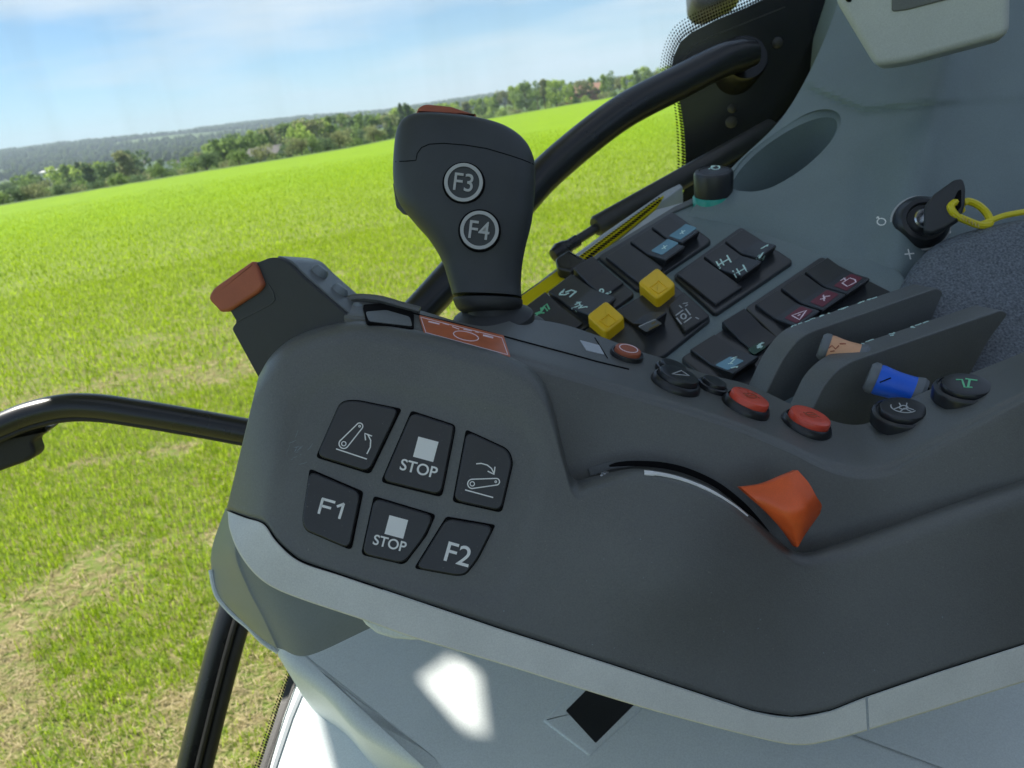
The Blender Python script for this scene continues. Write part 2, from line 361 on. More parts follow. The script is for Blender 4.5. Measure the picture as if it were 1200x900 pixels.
def dotmat(name, scale, vec_rot):
    """ceramic dots printed on clear glass"""
    m = bpy.data.materials.new(name); m.use_nodes = True; t = m.node_tree; t.nodes.clear()
    o_ = t.nodes.new('ShaderNodeOutputMaterial'); tr = t.nodes.new('ShaderNodeBsdfTransparent'); df = t.nodes.new('ShaderNodeBsdfDiffuse'); df.inputs[0].default_value = (.01, .01, .012, 1)
    ms = t.nodes.new('ShaderNodeMixShader'); uv = t.nodes.new('ShaderNodeUVMap'); vm = t.nodes.new('ShaderNodeVectorMath'); vm.operation = 'SCALE'; vm.inputs['Scale'].default_value = scale
    fr = t.nodes.new('ShaderNodeVectorMath'); fr.operation = 'FRACTION'; sb = t.nodes.new('ShaderNodeVectorMath'); sb.operation = 'SUBTRACT'; sb.inputs[1].default_value = (.5, .5, 0)
    le = t.nodes.new('ShaderNodeVectorMath'); le.operation = 'LENGTH'; lt = t.nodes.new('ShaderNodeMath'); lt.operation = 'LESS_THAN'; lt.inputs[1].default_value = .37
    uv2 = t.nodes.new('ShaderNodeUVMap'); uv2.uv_map = 'grad'; uv.uv_map = 'UVMap'; sx_ = t.nodes.new('ShaderNodeSeparateXYZ'); mr_ = t.nodes.new('ShaderNodeMapRange'); mr_.inputs[3].default_value = .50; mr_.inputs[4].default_value = .20
    t.links.new(uv2.outputs[0], sx_.inputs[0]); t.links.new(sx_.outputs['Y'], mr_.inputs[0]); t.links.new(mr_.outputs[0], lt.inputs[1])
    t.links.new(uv.outputs[0], vm.inputs[0]); t.links.new(vm.outputs[0], fr.inputs[0]); t.links.new(fr.outputs[0], sb.inputs[0]); t.links.new(sb.outputs[0], le.inputs[0]); t.links.new(le.outputs['Value'], lt.inputs[0])
    t.links.new(lt.outputs[0], ms.inputs[0]); t.links.new(tr.outputs[0], ms.inputs[1]); t.links.new(df.outputs[0], ms.inputs[2]); t.links.new(ms.outputs[0], o_.inputs[0])
    return m
M['dots'] = dotmat('frit_dots', 1.0, 0)


# ================================================================== THE SETTING: field, valley, hills, woods
AZB = [-180, -90, -60, -31, -25, -19, -13, -9, -6, 0, 5, 9, 13.5, 20, 60, 120, 180]
DB = [150, 90, 78, 75, 76, 79, 80, 83, 91, 122, 134, 152, 215, 260, 260, 200, 150]
def db(az): return np.interp(az, AZB, DB)
HAZ = [-60, -45, -30, -20, -12, -6, 0, 8, 14, 30]
HEL = [1.3, 1.35, 1.22, 1.05, .85, .50, .55, .40, .35, .35]
def sstep(x): x = np.clip(x, 0, 1); return x * x * (3 - 2 * x)
def hash_noise(x, y, s):
    return (np.sin(x * .013 * s + 1.3) * np.cos(y * .017 * s + .4) + .5 * np.sin(x * .031 * s + y * .023 * s + 2.1) + .3 * np.sin(x * .071 * s - y * .057 * s)) / 1.8
def gz(x, y):
    r = np.hypot(x, y); az = np.degrees(np.arctan2(x, y)); d = db(az)
    drop = np.interp(az, [-180, -60, -28, -8, 0, 5, 12, 20, 60, 180], [-4, -13, -12, -9, -5, -3, -2.5, -2, -2, -4])
    z = drop * sstep((r - d) / 110) + np.where(r < d, .06 * hash_noise(x * 8, y * 8, 1) * np.clip(r / 20, 0, 1), 0)
    el = np.interp(az, HAZ, HEL); top = CAMH + 2500 * np.tan(np.radians(el)) - drop - 14
    z = z + top * sstep((r - 700) / 1800) * (1 + .10 * hash_noise(x, y, .35) + .05 * hash_noise(x, y, 1.1)) * np.where(r > 2500, 1 - .25 * sstep((r - 2500) / 1500), 1)
    return z
def polar(name, azs, radii_fn, mat_, label=None):
    n = len(azs); R_ = np.array([radii_fn(a) for a in azs]); A_ = np.radians(azs)[:, None]
    X, Y = R_ * np.sin(A_), R_ * np.cos(A_); Z = gz(X, Y)
    mb = MB(); gridmesh(mb, np.stack([X, Y, Z], -1)); return mb.build(name, mat_, kind='structure', ang=180, recalc=False)

def groundmat(name, cols, scales, rough=.9):
    m = bpy.data.materials.new(name); m.use_nodes = True; t = m.node_tree; b = t.nodes['Principled BSDF']; b.inputs['Roughness'].default_value = rough; b.inputs['Specular IOR Level'].default_value = .1
    g = t.nodes.new('ShaderNodeNewGeometry'); last = None
    for i, (c, s) in enumerate(zip(cols[1:], scales)):
        n = t.nodes.new('ShaderNodeTexNoise'); n.inputs['Scale'].default_value = s; n.inputs['Detail'].default_value = 5; n.inputs['Roughness'].default_value = .6
        r = t.nodes.new('ShaderNodeMapRange'); r.inputs[1].default_value = .42; r.inputs[2].default_value = .60
        mxx = t.nodes.new('ShaderNodeMix'); mxx.data_type = 'RGBA'; mxx.inputs['B'].default_value = (*c, 1)
        if last is None: mxx.inputs['A'].default_value = (*cols[0], 1)
        else: t.links.new(last, mxx.inputs['A'])
        t.links.new(g.outputs['Position'], n.inputs['Vector']); t.links.new(n.outputs['Fac'], r.inputs[0]); t.links.new(r.outputs[0], mxx.inputs['Factor']); last = mxx.outputs['Result']
    t.links.new(last, b.inputs['Base Color']); return m
# field soil under the crop: straw and earth near the tractor, closing into the green of the crop further out
fm = groundmat('field_soil_and_crop', [(.17, .15, .06), (.25, .21, .10), (.13, .18, .03)], [3.0, 9.0])
t = fm.node_tree; b = t.nodes['Principled BSDF']; old = b.inputs['Base Color'].links[0].from_socket
g = t.nodes.new('ShaderNodeNewGeometry'); ln = t.nodes.new('ShaderNodeVectorMath'); ln.operation = 'LENGTH'; t.links.new(g.outputs['Position'], ln.inputs[0])
mr = t.nodes.new('ShaderNodeMapRange'); mr.inputs[1].default_value = 9; mr.inputs[2].default_value = 42; t.links.new(ln.outputs['Value'], mr.inputs[0])
n1 = t.nodes.new('ShaderNodeTexNoise'); n1.inputs['Scale'].default_value = .35; n1.inputs['Detail'].default_value = 8; n1.inputs['Roughness'].default_value = .7; t.links.new(g.outputs['Position'], n1.inputs['Vector'])
rr = t.nodes.new('ShaderNodeValToRGB'); rr.color_ramp.elements[0].position = .3; rr.color_ramp.elements[0].color = (.15, .255, .004, 1); rr.color_ramp.elements[1].position = .7; rr.color_ramp.elements[1].color = (.20, .31, .008, 1); t.links.new(n1.outputs['Fac'], rr.inputs[0])
mx2 = t.nodes.new('ShaderNodeMix'); mx2.data_type = 'RGBA'; t.links.new(mr.outputs[0], mx2.inputs['Factor']); t.links.new(old, mx2.inputs['A']); t.links.new(rr.outputs[0], mx2.inputs['B']); t.links.new(mx2.outputs['Result'], b.inputs['Base Color'])
azs = np.concatenate([np.arange(-180, -60, 6.), np.arange(-60, 45, .6), np.arange(45, 181, 6.)])
polar('field', azs, lambda a: np.concatenate([[.01], np.geomspace(1, db(a), 70)]), fm)
vm_ = groundmat('valley_meadow', [(.07, .11, .03), (.16, .25, .045), (.05, .08, .03)], [.012, .03])
polar('valley', azs, lambda a: np.geomspace(db(a), 900, 60), vm_)
hm = groundmat('wooded_hills', [(.030, .048, .026), (.05, .07, .03), (.14, .20, .06)], [.02, .0045])
azh = np.concatenate([np.arange(-180, -60, 8.), np.arange(-60, 45, .35), np.arange(45, 181, 8.)])
polar('hills', azh, lambda a: np.geomspace(900, 4500, 90), hm)

# ---- crop: blades of young cereal, straw lying between (uncountable)
def blademat(name, c1, c2, trans):
    m = bpy.data.materials.new(name); m.use_nodes = True; t = m.node_tree; t.nodes.clear()
    o_ = t.nodes.new('ShaderNodeOutputMaterial'); df = t.nodes.new('ShaderNodeBsdfDiffuse'); tl = t.nodes.new('ShaderNodeBsdfTranslucent'); ms = t.nodes.new('ShaderNodeMixShader'); ms.inputs[0].default_value = trans
    g = t.nodes.new('ShaderNodeNewGeometry'); r = t.nodes.new('ShaderNodeValToRGB'); r.color_ramp.elements[0].color = (*c1, 1); r.color_ramp.elements[1].color = (*c2, 1)
    t.links.new(g.outputs['Random Per Island'], r.inputs[0])
    for q in (df, tl): t.links.new(r.outputs[0], q.inputs[0])
    t.links.new(df.outputs[0], ms.inputs[1]); t.links.new(tl.outputs[0], ms.inputs[2]); t.links.new(ms.outputs[0], o_.inputs[0]); return m
def bigmesh(name, V, T, mat_, **kw):
    me = bpy.data.meshes.new(name); me.vertices.add(len(V)); me.vertices.foreach_set('co', V.astype(np.float32).ravel())
    k = T.shape[1]; me.loops.add(T.size); me.loops.foreach_set('vertex_index', T.astype(np.int32).ravel())
    me.polygons.add(len(T)); me.polygons.foreach_set('loop_start', np.arange(0, T.size, k, dtype=np.int32)); me.update(calc_edges=True)
    me.materials.append(mat_); o = bpy.data.objects.new(name, me); C.objects.link(o); BASE[o.name] = (0, 0, 0); return props(o, **kw)
def vnoise(x, y, s, seed):
    r2 = np.random.default_rng(seed); T = r2.random((64, 64)); xs, ys = x * s, y * s; xi, yi = np.floor(xs).astype(int), np.floor(ys).astype(int); fx, fy = sstep(xs - xi), sstep(ys - yi)
    g = lambda a, b: T[a % 64, b % 64]
    return (g(xi, yi) * (1 - fx) + g(xi + 1, yi) * fx) * (1 - fy) + (g(xi, yi + 1) * (1 - fx) + g(xi + 1, yi + 1) * fx) * fy
def bare(x, y):
    """0 where the crop is thick, 1 where straw and soil show: thin patches near the tractor and along an old track"""
    n = .55 * vnoise(x, y, .9, 1) + .30 * vnoise(x, y, 2.3, 2) + .15 * vnoise(x, y, 6, 3)
    r = np.hypot(x, y); b_ = np.clip((n - np.interp(r, [2, 3.1, 3.5, 4.2, 4.7, 6.5, 9, 18, 40], [.46, .36, .20, .27, .53, .60, .64, .70, .8])) / .14, 0, 1)
    tr = np.exp(-((y - (9.2 + .22 * (x + 4))) / .16) ** 2) * .8 + np.exp(-((y - (11.2 + .22 * (x + 4))) / .14) ** 2) * .4
    return np.clip(np.maximum(b_, tr * (.5 + n)), 0, 1)
def blades(r0, r1, dens, hgt, wid, az0=-47, az1=38, straw=False):
    area = math.radians(az1 - az0) * (r1 * r1 - r0 * r0) / 2; n = int(area * dens)
    r = np.sqrt(rng.uniform(r0 * r0, r1 * r1, n)); a = np.radians(rng.uniform(az0, az1, n)); x, y = r * np.sin(a), r * np.cos(a)
    # sown in rows, clumped
    bb = bare(x, y); keep = rng.random(n) < (bb * .9 + .1 if straw else (1 - .93 * bb)); keep &= r < db(np.degrees(a)) - .3
    if r1 > 50: keep &= rng.random(n) < np.clip(1.05 - (r - r0) / (r1 - r0), 0, 1)
    x, y = x[keep], y[keep]; n = len(x)
    if not straw:
        pass
    z = gz(x, y); th = rng.uniform(0, 2 * math.pi, n)
    if straw:
        L = hgt * rng.uniform(.5, 1.4, n); w = wid * rng.uniform(.6, 1.3, n); zz = rng.uniform(.004, .03, n); tilt = rng.normal(0, .18, n)
        c, s = np.cos(th), np.sin(th); p = np.stack([x, y, z + zz], -1); d = np.stack([c, s, tilt], -1) * L[:, None]; q = np.stack([-s, c, rng.normal(0, .3, n)], -1) * w[:, None] / 2
        V = np.stack([p - d / 2 - q, p - d / 2 + q, p + d / 2 + q, p + d / 2 - q], 1).reshape(-1, 3); T = np.arange(4 * n).reshape(n, 4); return V, T
    h = hgt * rng.uniform(.55, 1.25, n); w = wid * rng.uniform(.7, 1.3, n); ln_ = rng.uniform(.15, .75, n) * h
    c, s = np.cos(th), np.sin(th); q = np.stack([-s, c, 0 * s], -1) * w[:, None] / 2; p = np.stack([x, y, z], -1)
    md = p + np.stack([c * ln_ * .35, s * ln_ * .35, h * .65], -1); tp = p + np.stack([c * ln_, s * ln_, h * rng.uniform(.75, 1, n)], -1)
    V = np.stack([p - q, p + q, md - q * .8, md + q * .8, tp], 1).reshape(-1, 3); b0 = np.arange(n)[:, None] * 5
    return V, np.concatenate([b0 + [0, 1, 3], b0 + [0, 3, 2], b0 + [2, 3, 4]])
M['blade'] = blademat('crop_blade', (.22, .33, .010), (.44, .57, .03), .5)
M['straw'] = blademat('straw', (.30, .23, .11), (.58, .48, .28), .2)
def cat_(parts):
    Vs, Ts, o = [], [], 0
    for V, T in parts: Vs.append(V); Ts.append(T + o); o += len(V)
    return np.concatenate(Vs), np.concatenate(Ts)
bigmesh('crop', *cat_([blades(1.9, 4.5, 5200, .06, .0045), blades(4.5, 9, 2900, .07, .0055), blades(9, 20, 560, .08, .011), blades(20, 60, 130, .09, .02)]), M['blade'], kind='stuff')
bigmesh('straw_litter', *cat_([blades(1.9, 5, 3200, .05, .0034, straw=True), blades(5, 12, 700, .07, .005, straw=True)]), M['straw'], kind='stuff')

# ---- far woods on the hills (one mass)
def ico_blobs(n, r0, r1, az0, az1, size, seed, mask):
    r2 = np.random.default_rng(seed); bm = bmesh.new(); bmesh.ops.create_icosphere(bm, subdivisions=1, radius=1); bv = np.array([v.co[:] for v in bm.verts]); bf = np.array([[v.index for v in f.verts] for f in bm.faces]); bm.free()
    r = np.sqrt(r2.uniform(r0 ** 2, r1 ** 2, n)); a = np.radians(r2.uniform(az0, az1, n)); x, y = r * np.sin(a), r * np.cos(a); k = mask(x, y); x, y = x[k], y[k]; n = len(x); s = size * r2.uniform(.6, 1.3, n)
    V = bv[None] * np.stack([s * .6, s * .6, s], -1)[:, None] * r2.uniform(.8, 1.2, (n, len(bv), 1)) + np.stack([x, y, gz(x, y) + s * .7], -1)[:, None]
    return V.reshape(-1, 3), (bf[None] + (np.arange(n) * len(bv))[:, None, None]).reshape(-1, 3)
M['farleaf'] = blademat('far_wood_leaf', (.03, .055, .022), (.075, .105, .035), .1)
wood = lambda x, y: vnoise(x, y, .006, 11) > .30
bigmesh('far_woods', *cat_([ico_blobs(20000, 1000, 2700, -48, 22, 5.2, 21, wood), ico_blobs(900, 420, 1000, -48, 22, 5, 22, lambda x, y: vnoise(x, y, .01, 12) > .62)]), M['farleaf'], kind='stuff')

# ---- trees beyond the edge of the field
def leafmat(name, c1, c2):
    return blademat(name, (c1[0] * 1.3, c1[1] * 1.35, c1[2] * 1.7), (c2[0] * 1.5, c2[1] * 1.55, c2[2] * 1.9), .45)
LEAF = [leafmat('leaf_mid', (.10, .155, .035), (.19, .25, .06)), leafmat('leaf_yellow_green', (.18, .24, .04), (.30, .37, .07)), leafmat('leaf_dark', (.065, .105, .04), (.12, .16, .06)), leafmat('leaf_olive', (.15, .17, .06), (.24, .24, .09))]
M['bark'] = mat('bark', (.09, .07, .05), .9, .1, .5, 6, .25, 2)
def tree_mesh(kind, seed):
    """unit-height tree: (trunk mesh builder, crown V, T)"""
    r2 = np.random.default_rng(seed); mb = MB()
    lobes = []
    if kind == 'round':
        for k in range(15):
            a = r2.uniform(0, 6.28); h = r2.uniform(.26, .88); q = .30 * math.sin(math.pi * min(1, (h - .1) / .92)) ** .6 * r2.uniform(.35, 1.0); lobes.append((q * math.cos(a), q * math.sin(a), h, r2.uniform(.08, .15)))
    elif kind == 'tall':
        for k in range(14):
            a = r2.uniform(0, 6.28); h = r2.uniform(.22, .93); q = .14 * (1.15 - h) * r2.uniform(.3, 1.3) + .02; lobes.append((q * math.cos(a), q * math.sin(a), h, r2.uniform(.06, .10)))
    elif kind == 'spruce':
        for k in range(22):
            h = .10 + .87 * k / 21; a = r2.uniform(0, 6.28); q = .13 * (1 - h); lobes.append((q * math.cos(a), q * math.sin(a), h, .15 * (1.02 - h) + .015))
    else:
        for k in range(12):
            a = r2.uniform(0, 6.28); q = r2.uniform(0, .42); lobes.append((q * math.cos(a), q * math.sin(a), r2.uniform(.25, .75), r2.uniform(.14, .24)))
    top = .78
    tube(mb, [(0, 0, -.05), (.008, .004, .25), (-.006, .01, .5), (.005, 0, top)], [.028, .02, .013, .004], n=7, sub=3)
    for (x, y, h, s) in lobes[:7]: tube(mb, [(0, 0, max(.12, h - .22)), (x * .5, y * .5, h - .08), (x, y, h)], [.010, .006, .002], n=5, sub=2)
    Vs, n = [], 0
    for (x, y, h, s) in lobes:
        m_ = 95; d = r2.normal(size=(m_, 3)); d /= np.linalg.norm(d, axis=1)[:, None]; p = d * (s * r2.uniform(.45, 1.12, (m_, 1))) * [1, 1, .9] + [x, y, h]
        u = r2.normal(size=(m_, 3)); u /= np.linalg.norm(u, axis=1)[:, None]; w = np.cross(u, d + .3 * r2.normal(size=(m_, 3))); w /= np.linalg.norm(w, axis=1)[:, None] + 1e-6
        sz = r2.uniform(.012, .028, (m_, 1)) * (1.3 if kind == 'bush' else 1); Vs.append(np.stack([p - u * sz - w * sz * .7, p + u * sz - w * sz * .5, p + u * sz * .8 + w * sz * .7, p - u * sz * .7 + w * sz * .8], 1).reshape(-1, 3))
    V = np.concatenate(Vs); V[:, 2] /= np.percentile(V[:, 2], 99.3); return mb, V, np.arange(len(V)).reshape(-1, 4)
PROTO = {}
def tree(kind, leaf, u, vtop, D, label, group, seed=0, name=None, wide=1.0):
    """a tree standing D metres away in the direction of pixel column u, its top reaching pixel row vtop"""
    d = ray(u, vtop); hd = math.hypot(d.x, d.y); x, y = d.x / hd * D, d.y / hd * D; zt = CAMH + d.z / hd * D; z0 = float(gz(np.array(x), np.array(y)))
    H = max(zt - z0, 2.0); nm = name or {'round': 'broadleaf_tree', 'tall': 'slender_tree', 'spruce': 'spruce_tree', 'bush': 'bush'}[kind]
    key = (kind, leaf, seed % 3)
    t_ = thing(nm, (x, y, z0), label, 'bush' if kind == 'bush' else 'tree', group); t_.scale = (H * wide, H * wide, H); t_.rotation_euler = (0, 0, random.uniform(0, 6.28))
    if key not in PROTO:
        mb, V, T = tree_mesh(kind, 100 + 7 * (seed % 3) + hash(kind) % 1 + leaf); BASE['_'] = (0, 0, 0)
        tk = mb.build('trunk', M['bark']); cw = bigmesh('crown', V, T, LEAF[leaf]); PROTO[key] = (tk.data, cw.data); tk.parent = t_; cw.parent = t_
    else:
        for nme, me in zip(('trunk', 'crown'), PROTO[key]):
            o = bpy.data.objects.new(nme, me); C.objects.link(o); o.parent = t_
    return t_
GL, GR = 'trees in the valley beyond the left edge of the field', 'trees of the belt beyond the right part of the field'
tops = [(-60, 236), (0, 224), (30, 206), (55, 214), (80, 193), (110, 197), (147, 180), (165, 190), (215, 192), (240, 176), (262, 163), (293, 157), (320, 152), (352, 145), (383, 141), (420, 137), (445, 140), (467, 128), (500, 122), (543, 117)]
tops = [(a, b_ - 4) for a, b_ in tops]
def vt(u, T): return float(np.interp(u, [a for a, b_ in T], [b_ for a, b_ in T]))
k = 0
for u in np.arange(-50, 478, 6.2):
    if 158 < u < 212 and k % 3: k += 1; continue
    uu = u + random.uniform(-3, 3); kind = ['round', 'tall', 'round', 'tall', 'spruce', 'round'][k % 6]; lf = [0, 2, 0, 3, 2, 0, 1][k % 7]
    lab = {('round', 0): 'mid green broadleaf tree in the valley beyond the left field edge', ('round', 1): 'yellow green broadleaf tree in the valley beyond the left field edge', ('round', 2): 'dark green broadleaf tree in the valley beyond the left field edge', ('round', 3): 'olive brown broadleaf tree in the valley beyond the left field edge'}
    kn = {'round': 'broadleaf', 'tall': 'slender', 'spruce': 'pointed spruce'}[kind]; cn = ['mid green', 'yellow green', 'dark green', 'olive green'][lf]
    tree(kind, lf, uu, vt(uu, tops) + abs(random.gauss(0, 5)) - 1, random.uniform(150, 235), '%s %s tree in the valley beyond the left field edge' % (cn, kn), GL + ', %s %s' % (cn, kn), seed=k, wide=random.uniform(.85, 1.2)); k += 1
topr = [(480, 128), (543, 119), (565, 112), (573, 112), (590, 104), (603, 97), (627, 94), (650, 91), (668, 97), (690, 88), (713, 84), (735, 88), (752, 78), (770, 80), (800, 72), (900, 60), (1250, 20)]
for u in np.arange(484, 860, 7.5):
    if 684 < u < 702 and k % 2: k += 1; continue
    uu = u + random.uniform(-3, 3); kind = ['round', 'tall', 'round', 'round', 'tall'][k % 5]; lf = [1, 0, 1, 0, 3, 1][k % 6]
    kn = {'round': 'broadleaf', 'tall': 'slender'}[kind]; cn = ['mid green', 'yellow green', 'dark green', 'olive green'][lf]
    tree(kind, lf, uu, vt(uu, topr) + abs(random.gauss(0, 3)) - 1, random.uniform(225, 300), '%s %s tree of the belt beyond the right part of the field' % (cn, kn), GR + ', %s %s' % (cn, kn), seed=k, wide=random.uniform(.9, 1.25)); k += 1
tree('round', 1, 353, 145, 140, 'bright yellow green tree right of the grey roofed house', None, 1, wide=1.1)
tree('round', 0, 260, 162, 150, 'broad rounded tree left of the grey roofed house', None, 2, wide=1.25)
tree('spruce', 2, 468, 122, 190, 'pointed tree just left of the joystick head, taller than its neighbours', None, 1)
tree('tall', 2, 147, 179, 160, 'tall dark clump of a tree left of the small white houses', None, 0, wide=1.6)
for i, u in enumerate(np.arange(-40, 470, 15)):
    tree('bush', [0, 2, 3][i % 3], u + random.uniform(-5, 5), float(np.interp(u, [0, 100, 235, 333, 463], [238, 214, 197, 181, 160])) - random.uniform(1, 6), random.uniform(92, 120), 'low bush just beyond the left edge of the field', 'low bushes along the left field edge', seed=i, wide=1.6)
for i, u in enumerate(np.arange(480, 800, 16)):
    tree('bush', [0, 1, 3][i % 3], u + random.uniform(-4, 4), float(np.interp(u, [463, 560, 640, 710, 800], [158, 136, 122, 109, 92])) - random.uniform(0, 4), random.uniform(232, 250), 'low bush at the foot of the right tree belt', 'low bushes along the right tree belt', seed=i, wide=1.7)
for i, u in enumerate(np.arange(1150, 1260, 9)):
    tree('round', [1, 0][i % 2], u, 14 + 4 * math.sin(i), 150, 'leafy tree seen through the dotted glass at the top right corner', 'trees behind the top right corner', seed=i, wide=1.3)

# ---- houses far beyond the field
M['wallwhite'] = mat('white_house_wall', (.75, .74, .70), .7, .2, 0, 0, .05, .5); M['roofgrey'] = mat('grey_roof_tiles', (.12, .11, .105), .7, .2, .4, 8, .2, 2)
M['wallgrey'] = mat('grey_house_wall', (.26, .27, .29), .8); M['roofred'] = mat('red_roof_tiles', (.30, .17, .12), .7, .2, .4, 8, .15, 2); M['wallred'] = mat('red_barn_boards', (.32, .15, .10), .8, .2, .4, 6, .15, 2); M['pane'] = mat('house_window_pane', (.03, .04, .05), .1)
def house(name, u, vbase, D, wpx, hpx, depth, wallm, roofm, label, turn=0, nwin=2, roofh=.5):
    d = ray(u, vbase); hd = math.hypot(d.x, d.y); x, y = d.x / hd * D, d.y / hd * D; z = CAMH + d.z / hd * D
    k_ = D / F; w, h = wpx * k_, hpx * k_; hw = h * (1 - roofh); ta = math.atan2(x, y) + turn
    t_ = thing(name, (x, y, z), label, 'barn' if 'barn' in name else 'house'); t_.rotation_euler = (0, 0, -ta)
    def box(mb, x0, x1, y0, y1, z0, z1):
        vs = [(a, b_, c) for a in (x0, x1) for b_ in (y0, y1) for c in (z0, z1)]; return mb.add(vs, [[0, 1, 3, 2], [4, 6, 7, 5], [0, 4, 5, 1], [2, 3, 7, 6], [0, 2, 6, 4], [1, 5, 7, 3]])
    def bld(mb, nm, m_, par):
        o = mb.build(nm, m_, ang=30); BASE[o.name] = (0, 0, 0); o.parent = par; return o
    mb = MB(); box(mb, -w / 2, w / 2, 0, depth, -12, hw); mb.add([(-w / 2, 0, hw), (-w / 2, depth, hw), (-w / 2, depth / 2, h - .2), (w / 2, 0, hw), (w / 2, depth, hw), (w / 2, depth / 2, h - .2)], [[0, 1, 2], [3, 5, 4], [0, 2, 5, 3], [1, 4, 5, 2]])
    wl = bld(mb, 'wall', wallm, t_)
    e = .06 * w; mb = MB(); tk = .03 * w
    for s in (0, 1):
        y0 = -e if s == 0 else depth + e; z0 = hw - (h - hw) * e / (depth / 2)
        P = [(-w / 2 - e, y0, z0), (w / 2 + e, y0, z0), (w / 2 + e, depth / 2, h), (-w / 2 - e, depth / 2, h)]
        mb.add(P + [(a, b_, c + tk) for a, b_, c in P], [[0, 1, 2, 3], [7, 6, 5, 4], [0, 4, 5, 1], [1, 5, 6, 2], [2, 6, 7, 3], [3, 7, 4, 0]])
    rf = bld(mb, 'roof', roofm, t_); mb = MB(); box(mb, w * .12, w * .2, depth * .44, depth * .56, h * .8, h * 1.15); bld(mb, 'chimney', roofm, rf)
    for i in range(nwin):
        cx = -w / 2 + w * (i + .5) / nwin; mb = MB(); box(mb, cx - w * .05, cx + w * .05, -.06, .05, hw * .35, hw * .8); bld(mb, 'window', M['pane'], t_)
    return t_
house('farm_house', 307, 189, 120, 33, 13, 8, M['wallgrey'], M['roofgrey'], 'grey house with a wide brown grey roof at the edge of the field', .25, 3, .55)
house('white_house', 168, 196, 330, 8, 6, 7, M['wallwhite'], M['roofgrey'], 'leftmost of the three small white houses in the valley', .4, 2, .4)
house('white_house', 184, 198, 300, 7, 7, 6, M['wallwhite'], M['roofgrey'], 'middle one of the three small white houses in the valley', 1.1, 2, .35)
house('white_house', 203, 197, 310, 10, 6, 7, M['wallwhite'], M['roofgrey'], 'rightmost of the three small white houses in the valley', .2, 3, .5)
house('long_white_building', 62, 206, 420, 20, 5, 14, M['wallwhite'], M['wallwhite'], 'long low white building among the trees at far left', .2, 4, .2)
house('dark_roofed_shed', 4, 240, 105, 20, 8, 5, M['wallgrey'], M['roofgrey'], 'low brown roofed shed at the left border of the photo', .2, 1, .6)
house('small_white_house', 357, 173, 150, 7, 11, 4, M['wallwhite'], M['wallgrey'], 'narrow white house beside the bright yellow green tree', .3, 1, .3)
house('red_barn', 690, 113, 292, 34, 12, 10, M['wallred'], M['roofred'], 'red barn with an orange red roof in the right tree belt', -.15, 3, .55)
house('red_barn', 668, 116, 300, 12, 7, 7, M['wallred'], M['roofred'], 'smaller red outbuilding just left of the red barn', .2, 1, .5)

# ---- the air: pale haze round the whole place
hz = MB(); V8 = [(a, b_, c) for a in (-4700, 4700) for b_ in (-4700, 4700) for c in (-40, 150)]
hz.add(V8, [[0, 1, 3, 2], [4, 6, 7, 5], [0, 4, 5, 1], [2, 3, 7, 6], [0, 2, 6, 4], [1, 5, 7, 3]])
m = bpy.data.materials.new('haze_air'); m.use_nodes = True; t = m.node_tree; t.nodes.clear(); o_ = t.nodes.new('ShaderNodeOutputMaterial'); pv = t.nodes.new('ShaderNodeVolumePrincipled')
pv.inputs['Color'].default_value = (.74, .87, 1, 1); pv.inputs['Density'].default_value = .00028; t.links.new(pv.outputs[0], o_.inputs['Volume'])
hz.build('haze', m, kind='stuff')

# ================================================================== THE CAB
UPC = Vector((-.133, .929, -.346))                     # world up in view axes (right, up, forward)
# ---- roof that shades the cab (out of the frame)
cabroof = thing('cab_roof', (0, .1, 3.25), 'flat grey cab roof above the armrest and side window', 'cab roof')
def boxm(mb, x0, x1, y0, y1, z0, z1):
    vs = [(a, b_, c) for a in (x0, x1) for b_ in (y0, y1) for c in (z0, z1)]; return mb.add(vs, [[0, 1, 3, 2], [4, 6, 7, 5], [0, 4, 5, 1], [2, 3, 7, 6], [0, 2, 6, 4], [1, 5, 7, 3]])
ROOF_Y = 1.32
boxm(MB(), -.80, .18, .55, ROOF_Y, 3.25, 3.40).build('roof_panel', M['roof'], cabroof)
boxm(MB(), -.65, .15, .58, ROOF_Y - .1, 3.22, 3.248).build('lining', M['roof'], cabroof)

from mathutils.geometry import tessellate_polygon
outer = [(-.99, -.3), (-.66, -.3), (-.66, 1.5), (-.99, 1.5)]; hole = [(-.854, .826), (-.8282, .8365), (-.8149, .8267), (-.8258, .7967), (-.8382, .7986)]
allp = outer + hole; tri = tessellate_polygon([[Vector((x, y, 0)) for x, y in outer], [Vector((x, y, 0)) for x, y in hole]]); vs = [(x, y, 3.205) for x, y in allp] + [(x, y, 3.208) for x, y in allp]; N_ = len(allp)
fs = [list(q) for q in tri] + [[k + N_ for k in q[::-1]] for q in tri] + [[k, (k + 1) % 4, (k + 1) % 4 + N_, k + N_] for k in range(4)] + [[4 + k, 4 + (k + 1) % 5, 4 + (k + 1) % 5 + N_, 4 + k + N_] for k in range(5)]
MB().add(vs, fs).build('sun_patch_mask', M['roof'], cabroof)  # added plate, unseen; its hole shapes the sun patch on the lower console
boxm(MB(), -.80, 1.3, -1.15, -1.0, 3.25, 3.40).build('rear_panel', M['roof'], cabroof)
door = thing('door_light_block', (0, -.85, 1.2), 'unseen dark lower half of the far side cab door, added to block light from behind', 'door')
boxm(MB(), -1.0, 1.3, -.90, -.85, 1.2, 2.36).build('door_block_panel', M['frit'], door)  # added out of view to keep ground bounce off the armrest face
rwall = thing('rear_light_block', (1.25, 0, 1.2), 'unseen dark lower half of the cab rear wall, added to block light behind the seat', 'wall')
boxm(MB(), 1.25, 1.30, -.84, 1.1, 1.2, 2.75).build('rear_block_panel', M['frit'], rwall)  # added out of view to darken the fin sides


